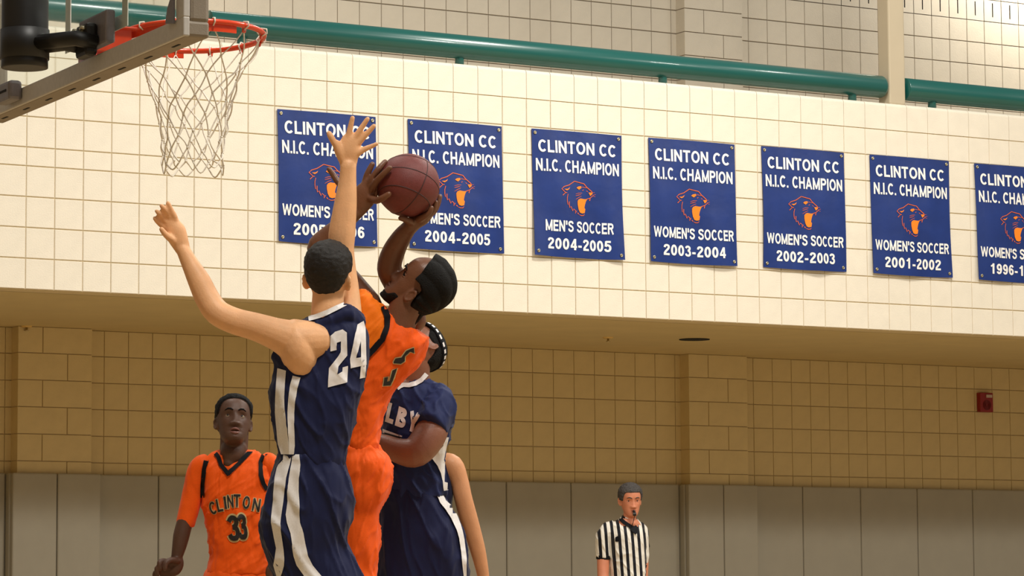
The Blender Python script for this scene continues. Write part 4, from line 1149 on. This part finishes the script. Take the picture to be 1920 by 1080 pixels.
# ================================================================= player with bare arm behind (navy)
f = Fig(12.25)
bm = bmesh.new()
f.torso(bm, [(856, 775, 842, .05, 0), (890, 762, 845, .07, 0), (960, 760, 838, .085, 0), (1060, 760, 838, .09, 0), (1120, 758, 842, .09, 0)])
f.limb(bm, [(802, 868, 0, 24), (802, 845, 0, 24), (802, 825, 0, 24)], 3)
xf = headxf(f.pt(800, 798, 0), V3(-.5, .3, .8), V3(0, 1, 0), .92)
head_mesh(bm, xf); ears(bm, xf)
f.limb(bm, [(828, 868, -.0, 19), (848, 873, -.02, 20.5), (861, 902, -.03, 17.5), (868, 932, -.04, 17), (876, 962, -.04, 17), (886, 996, -.04, 16), (896, 1032, -.04, 14.5), (904, 1068, -.04, 12), (908, 1092, -.04, 10.5)], 4)
f.limb(bm, [(908, 1092, -.04, 11), (911, 1110, -.04, 15), (914, 1128, -.04, 14)], 3, ratio=.5)
fingers(f, bm, [[(905+k*6, 1126, -.04, 5), (906+k*6, 1146, -.045, 4.6), (904+k*5, 1160, -.05, 4)] for k in range(4)]+[[(902, 1108, -.05, 5.5), (896, 1122, -.06, 5), (896, 1134, -.065, 4.4)]])
f.limb(bm, [(778, 872, .0, 19), (764, 900, .05, 18), (758, 950, .08, 16), (765, 1000, .05, 14), (775, 1040, 0, 11)], 4)
f.limb(bm, [(775, 1040, 0, 11), (778, 1056, 0, 14), (780, 1070, 0, 12)], 3, ratio=.5)
fingers(f, bm, [[(771+k*6, 1068, 0, 5), (772+k*6, 1084, -.01, 4.6), (774+k*5, 1096, -.02, 4)] for k in range(4)]+[[(786, 1054, -.02, 5), (793, 1066, -.03, 4.4), (794, 1074, -.03, 4)]])
leg(bm, f, (775, 1110, 0), (770, 1370, -.05), (772, 1586, .03), (42, 26, 25, 13))
leg(bm, f, (828, 1110, 0), (840, 1370, -.05), (846, 1586, .03), (42, 26, 25, 13))
body = f.solid('body', bm, m_pale2, .0052, 1)
bm = bmesh.new()
f.torso(bm, [(849, 782, 838, .035, 0), (856, 772, 845, .05, 0), (872, 764, 849, .068, 0), (900, 758, 849, .085, 0), (930, 754, 849, .094, 0), (980, 752, 846, .10, 0), (1060, 750, 848, .104, 0), (1100, 750, 850, .105, 0)], ex=2.4)
jer = f.solid('jersey', bm, m_navy, .006, 2, .012, .09)
bm = bmesh.new()
f.torso(bm, [(1085, 752, 848, .105, 0), (1110, 744, 858, .12, 0), (1160, 738, 866, .13, 0), (1210, 736, 870, .13, 0)], ex=2.4)
f.limb(bm, [(772, 1190, 0, 42), (770, 1260, -.02, 43), (769, 1330, -.03, 44)], 3, round_=.1)
f.limb(bm, [(832, 1190, 0, 42), (836, 1260, -.02, 43), (839, 1330, -.03, 44)], 3, round_=.1)
f.solid('shorts', bm, m_navy, .007, 2, .014, .1)
bm = bmesh.new(); hair_mesh(bm, xf, short_hair(.012, .052, -.0, -.08, .03, .002), zlo=-.10); f.raw('hair', bm, m_hair_br)
eyes(f, xf, m_iris_d); brows(f, xf, m_hair_br); lips(f, xf, m_lip_r)
shoe(f, (772, 1586, .03), (758, 1604, -.1), 15); shoe(f, (846, 1586, .03), (860, 1604, -.1), 15)
f.finish('player in navy mostly hidden, bare pale arm hanging down right of the group')
# ================================================================= player 33 (orange, watching)
f = Fig(12.4)
bm = bmesh.new()
f.torso(bm, [(852, 398, 486, .05, .01), (880, 384, 502, .065, .01), (930, 386, 504, .08, 0), (1000, 394, 500, .085, 0), (1060, 394, 502, .085, 0), (1120, 392, 504, .09, 0)])
f.limb(bm, [(438, 872, .02, 33), (438, 850, .02, 27), (439, 828, .02, 26.5), (440, 805, .03, 27)], 3)
f.limb(bm, [(439, 840, .0, 25), (434, 856, -.03, 22), (429, 868, -.048, 11)], 4)
xf = headxf(f.pt(438, 792, 0), V3(.12, .40, -.90), V3(.03, 1, .42), .94)
head_mesh(bm, xf, .6, nk=1.35); ears(bm, xf)
f.limb(bm, [(385, 872, 0, 18), (366, 895, 0, 17), (360, 930, 0, 16.5), (353, 960, -.01, 15.5), (345, 985, -.02, 15.5), (340, 1005, -.03, 15.5), (336, 1025, -.04, 13.5), (331, 1046, -.05, 10.5)], 4)
f.limb(bm, [(332, 1044, -.05, 11), (330, 1056, -.055, 15), (325, 1066, -.06, 15), (318, 1068, -.065, 12)], 4, ratio=.7)
fingers(f, bm, [[(320, 1058, -.07, 6.5), (307, 1052, -.08, 6), (299, 1055, -.095, 5.4), (301, 1066, -.10, 4.6)],
                [(318, 1066, -.07, 6.2), (304, 1062, -.085, 5.8), (294, 1066, -.095, 5.2), (296, 1077, -.095, 4.4)],
                [(318, 1073, -.065, 6), (303, 1072, -.075, 5.4), (291, 1074, -.08, 5), (290, 1084, -.08, 4.2)],
                [(321, 1079, -.06, 5.6), (308, 1082, -.065, 5), (297, 1086, -.07, 4.4), (297, 1093, -.07, 4)],
                [(332, 1052, -.075, 6.5), (320, 1050, -.10, 6), (311, 1056, -.115, 5.4), (309, 1066, -.12, 4.6)]])
f.limb(bm, [(500, 872, 0, 18), (516, 900, 0, 17), (524, 940, 0, 16.5), (530, 985, -.03, 15.5), (528, 1020, -.08, 13), (522, 1048, -.12, 10.5)], 4)
f.limb(bm, [(522, 1048, -.12, 11), (519, 1062, -.13, 14), (516, 1072, -.14, 12)], 3, ratio=.6)
fingers(f, bm, [[(509+k*5, 1070, -.14, 5.4), (507+k*5, 1084, -.15, 5), (511+k*4, 1094, -.15, 4.4)] for k in range(4)]+[[(510, 1058, -.14, 6), (503, 1068, -.15, 5), (502, 1078, -.15, 4.4)]])
leg(bm, f, (415, 1110, 0), (400, 1370, -.08), (398, 1578, .06), (34, 26, 24, 12))
leg(bm, f, (478, 1110, 0), (492, 1370, -.08), (500, 1578, .06), (40, 26, 24, 12))
body = f.solid('body', bm, m_dark3, .0042, 1)
bm = bmesh.new()
f.torso(bm, [(848, 396, 484, .04, .01), (854, 388, 496, .052, .01), (864, 382, 505, .064, .01), (885, 378, 511, .08, 0), (910, 377, 512, .092, 0), (940, 378, 512, .10, 0), (980, 386, 509, .105, 0), (1015, 391, 506, .106, 0), (1040, 394, 505, .107, 0), (1056, 390, 509, .11, 0), (1072, 387, 513, .112, 0)], ex=2.4)
jer = f.solid('jersey', bm, m_orange, .0055, 2, .010, .08, (.007, 13, 4, -.9))
bm = bmesh.new()
f.limb(bm, [(390, 864, .01, 15), (380, 871, 0, 20), (370, 885, 0, 20), (363, 910, 0, 18.5), (358, 940, 0, 19.5), (350, 972, -.01, 18.5), (347, 984, -.01, 17.5)], 4, round_=.1)
f.solid('undershirt_sleeve', bm, m_orange, .005, 1, .003, .06); und1 = f.items[-1]
bm = bmesh.new()
f.limb(bm, [(494, 862, .01, 15), (503, 868, 0, 20), (513, 885, 0, 20), (520, 910, 0, 18.5), (524, 940, 0, 19.5), (528, 972, -.02, 18)], 4, round_=.2)
und = f.solid('undershirt_sleeve', bm, m_orange, .005, 1, .003, .06)
bm = bmesh.new()
f.torso(bm, [(1066, 388, 508, .106, 0), (1078, 382, 514, .116, 0), (1110, 374, 522, .13, 0), (1160, 370, 526, .135, 0), (1210, 368, 530, .135, 0)], ex=2.4)
f.limb(bm, [(410, 1190, 0, 43), (404, 1260, -.03, 44), (400, 1330, -.06, 45)], 3, round_=.1)
f.limb(bm, [(484, 1190, 0, 43), (489, 1260, -.03, 44), (492, 1330, -.06, 45)], 3, round_=.1)
f.solid('shorts', bm, m_orange, .006, 2, .016, .1)
bj = f.bvh(jer)
bc = f.bvh(jer, und, und1)
f.decal('collar', bj, merge2(stroke(z7([(372, 392), (390, 412), (403, 455), (448, 512)]), 8), stroke(z7([(438, 508), (500, 452), (560, 390), (596, 352)]), 8)), m_blk, .005, parent=jer)
f.decal('armhole_band', bc, stroke(z7([(318, 432), (308, 480), (300, 560), (298, 640)]), 8.5), m_blk, .004, parent=jer)
f.decal('armhole_band', bc, stroke(z7([(668, 382), (640, 400), (626, 440), (626, 510), (640, 560), (662, 596)]), 8), m_blk, .004, parent=jer)
LET = [('C', 358, 697, 15, 1.0), ('L', 396, 682, 12, .95), ('I', 428, 668, 8, .9), ('N', 456, 660, 4, .8), ('T', 493, 657, 0, 1.0), ('O', 546, 667, -6, 1.0), ('N', 602, 681, -10, 1.0)]
def place(ch, cx, cy, w_, h_, rot, t):
    vs, fs = text_mesh(ch, t); a = math.radians(rot); o = []
    for u, v in vs:
        x, y = (u-.5)*w_, (v-.5)*h_
        o.append((cx+x*math.cos(a)+y*math.sin(a)*-1*-1*0+(-y*math.sin(a)), cy-(x*math.sin(a)+y*math.cos(a))))
    return o, fs
for ch, x, y, r_, k in LET:
    wd = {'I': 5, 'C': 12, 'L': 11, 'N': 14, 'T': 13, 'O': 13}[ch]*k
    cx, cy = 280+x/3, 720+y/3
    f.decal('lettering_outline', bj, place(ch, cx, cy, wd+1.8, 26, r_, .27), m_tannum, .002, 5, parent=jer)
    f.decal('team_lettering', bj, place(ch, cx, cy, wd, 24, r_, .165), m_blknum, .004, 5, parent=jer)
for x, y, wd in ((474, 810, 21), (523, 803, 17)):
    f.decal('number_outline', bj, place('3', 280+x/3, 720+y/3, wd+2, 50, 6, .27), m_tannum, .002, 5, parent=jer)
    f.decal('jersey_numeral', bj, place('3', 280+x/3, 720+y/3, wd, 47, 6, .20), m_blknum, .004, 5, parent=jer)
bm = bmesh.new(); hair_mesh(bm, xf, short_hair(.013, .086, .020, -.07, .03, .003), zlo=-.10); f.raw('hair', bm, m_hair)
eyes(f, xf, m_iris_d, (.12, .25), None, .0140, mat('dim_eye_white', (128, 112, 92), .3)); brows(f, xf, m_hair, .003); lips(f, xf, m_lip_d, .6, 1.5)
bm = bmesh.new(); bmesh.ops.create_icosphere(bm, subdivisions=2, radius=1)
for v in bm.verts: v.co = xf(Vector((v.co.x*.012, .075+v.co.y*.004, -.0705+v.co.z*.0028)))
f.raw('teeth', bm, m_eye)
shoe(f, (398, 1578, .06), (385, 1594, -.1), 15); shoe(f, (500, 1578, .06), (514, 1594, -.1), 15)
f.finish('player in orange number 33 standing at lower left, looking up with open mouth')
# ================================================================= referee
m_str = fabric('referee_stripes', (230, 224, 214), fold=.008)
nt = m_str.node_tree; b_ = nt.nodes['Principled BSDF']
tc = [n for n in nt.nodes if n.type == 'TEX_COORD'][0]
vm = nt.nodes.new('ShaderNodeVectorMath'); vm.operation = 'DOT_PRODUCT'; vm.inputs[1].default_value = tuple(V3(1, .07, 0))
nt.links.new(tc.outputs['Object'], vm.inputs[0])
m1 = nt.nodes.new('ShaderNodeMath'); m1.operation = 'MULTIPLY'; m1.inputs[1].default_value = 1/.0455; nt.links.new(vm.outputs['Value'], m1.inputs[0])
m2 = nt.nodes.new('ShaderNodeMath'); m2.operation = 'FRACT'; nt.links.new(m1.outputs[0], m2.inputs[0])
m3 = nt.nodes.new('ShaderNodeMath'); m3.operation = 'GREATER_THAN'; m3.inputs[1].default_value = .47; nt.links.new(m2.outputs[0], m3.inputs[0])
mx = nt.nodes.new('ShaderNodeMix'); mx.data_type = 'RGBA'; nt.links.new(m3.outputs[0], mx.inputs[0])
mx.inputs[6].default_value = lin((22, 22, 30))+(1,); mx.inputs[7].default_value = lin((232, 226, 214))+(1,)
nt.links.new(mx.outputs[2], b_.inputs['Base Color'])
m_refskin = mat('ruddy_skin', (206, 132, 100), .5, grain=.05, gscale=25, spec=.35, sss=.05)
f = Fig(21.1)
bm = bmesh.new()
f.torso(bm, [(975, 1160, 1196, .06, 0), (990, 1150, 1204, .07, 0), (1020, 1148, 1206, .09, 0), (1080, 1147, 1206, .1, 0), (1140, 1148, 1206, .1, 0)])
f.limb(bm, [(1180, 992, 0, 13), (1180, 978, 0, 12), (1181, 962, 0, 12), (1182, 950, .0, 12)], 3)
f.limb(bm, [(1182, 972, -.01, 11), (1186, 982, -.04, 8)], 4)
xf = headxf(f.pt(1182, 938.5, 0), V3(.16, -.02, -.98), V3(.0, 1, -.02), .98)
head_mesh(bm, xf); ears(bm, xf)
f.limb(bm, [(1145, 1000, 0, 8), (1135, 1012, 0, 11.5), (1132, 1035, 0, 12), (1131, 1060, -.02, 11.5), (1131, 1085, -.05, 10.5), (1133, 1110, -.1, 9), (1136, 1138, -.15, 6.5)], 4)
f.limb(bm, [(1136, 1138, -.15, 6.5), (1137, 1148, -.16, 9), (1138, 1157, -.17, 8)], 3, ratio=.5)
fingers(f, bm, [[(1133+k*3.2, 1156, -.17, 2.8), (1134+k*3.2, 1167, -.175, 2.6), (1136+k*2.6, 1174, -.18, 2.2)] for k in range(4)]+[[(1143, 1146, -.17, 3), (1147, 1154, -.18, 2.8), (1147, 1160, -.18, 2.4)]])
f.limb(bm, [(1198, 1000, .03, 7), (1206, 1016, .05, 8.5), (1207, 1040, .06, 9.5), (1206, 1070, .05, 9.5), (1205, 1100, .02, 8), (1204, 1130, -.02, 6)], 4)
f.limb(bm, [(1204, 1130, -.02, 6), (1203, 1140, -.03, 8.5), (1202, 1150, -.04, 8)], 3, ratio=.5)
fingers(f, bm, [[(1197+k*3.2, 1149, -.04, 2.8), (1197+k*3.2, 1160, -.045, 2.6), (1198+k*2.8, 1167, -.05, 2.2)] for k in range(4)]+[[(1196, 1139, -.05, 3), (1192, 1147, -.06, 2.8), (1192, 1153, -.06, 2.4)]])
body = f.solid('body', bm, m_refskin, .0045, 1)
bm = bmesh.new()
f.torso(bm, [(969, 1164, 1192, .045, .01), (975, 1156, 1198, .06, .01), (984, 1146, 1205, .075, .01), (1000, 1142, 1210, .10, 0), (1030, 1144, 1211, .115, 0), (1060, 1144, 1210, .12, 0), (1100, 1145, 1209, .125, 0), (1125, 1147, 1207, .125, 0)], ex=2.4)
f.limb(bm, [(1153, 985, .0, 10), (1142, 992, 0, 14), (1134, 1004, 0, 16), (1132, 1022, -.0, 15.5), (1132, 1044, .0, 14)], 4, round_=.2)
f.limb(bm, [(1199, 985, .02, 9), (1205, 996, .03, 10), (1207, 1015, .04, 10.5), (1206, 1040, .05, 10), (1205, 1062, .05, 9)], 4, round_=.2)
jer = f.solid('shirt', bm, m_str, .006, 2, .008, .07, (.007, 12, 6, .6))
bm = bmesh.new(); f.limb(bm, [(1132, 1041, 0, 14.6), (1132, 1048, 0, 14.4)], 3, round_=.1); f.raw('sleeve_cuff', bm, m_blk, parent=jer)
bm = bmesh.new(); f.limb(bm, [(1205, 1059, .05, 9.7), (1205, 1065, .05, 9.5)], 3, round_=.1); f.raw('sleeve_cuff', bm, m_blk, parent=jer)
zr = lambda L_: [(1060+x/5.4, 880+y/5.4) for x, y in L_]
bc = f.bvh(jer, body)
f.decal('collar', bc, merge2(stroke(zr([(528, 455), (560, 505), (600, 540), (650, 572), (700, 600)]), 7), poly(zr([(610, 540), (650, 568), (690, 578), (714, 562), (735, 600), (728, 640), (712, 660), (690, 640), (650, 600)]))), m_blk, .006, 4, parent=jer)
f.decal('chest_patch', f.bvh(jer), poly(zr([(505, 690), (530, 675), (552, 710), (530, 735), (505, 730)])), m_blk, .003, 4, parent=jer)
bm = bmesh.new()
f.torso(bm, [(1118, 1148, 1206, .115, 0), (1130, 1147, 1207, .118, 0), (1160, 1146, 1210, .12, 0), (1185, 1147, 1210, .11, 0)], ex=2.4)
f.limb(bm, [(1163, 1180, 0, 16), (1162, 1270, 0, 13), (1161, 1368, .03, 10)], 4, round_=.2)
f.limb(bm, [(1193, 1180, 0, 16), (1196, 1270, 0, 13), (1199, 1368, .03, 10)], 4, round_=.2)
f.solid('trousers', bm, m_blk, .008, 2, .01, .1)
for ax, tx in ((1161, 1157), (1199, 1203)):
    bm = bmesh.new(); f.limb(bm, [(ax, 1378, .05, 8), (ax, 1379, -.02, 9), (tx, 1381, -.12, 8), (tx, 1382, -.18, 6)], 3); f.raw('shoe', bm, m_black)
bm = bmesh.new(); hair_mesh(bm, xf, short_hair(.012, .060, -.004, -.07, .034, .004), zlo=-.10); f.raw('hair', bm, m_hair_gr)
eyes(f, xf, m_iris_d, (0, 0), m_refskin); brows(f, xf, m_hair_gr); lips(f, xf, m_lip_r)
f.finish('referee in black and white striped shirt standing by the wall pads with a whistle')
# whistle in the referee's mouth
wp = xf(Vector((0, .098, -.072)))
root = bpy.data.objects.new('whistle', None); COL.objects.link(root); root.location = wp
tag(root, "small black whistle in the referee's mouth", 'whistle')
L_ = lambda v: xf(Vector((0, .098, -.072))+Vector(v))-wp
link('mouthpiece', tube_mesh([L_((0, -.012, .004)), L_((0, .006, .002)), L_((0, .012, 0))], [.009, .009, .007], 10), m_black, root)
bm = bmesh.new(); bmesh.ops.create_cone(bm, cap_ends=True, segments=20, radius1=.013, radius2=.013, depth=.022, matrix=Matrix.Translation(L_((0, .014, -.016))) @ FW.cross(UP).to_track_quat('Z', 'Y').to_matrix().to_4x4())
link('whistle_chamber', to_mesh(bm), m_black, root)
link('lanyard', tube_mesh([L_((.0, .016, -.028)), L_((.004, .012, -.05)), L_((.008, .0, -.08)), L_((.012, -.012, -.105))], .0028, 6), mat('lanyard_cord', (60, 44, 34), .8), root)
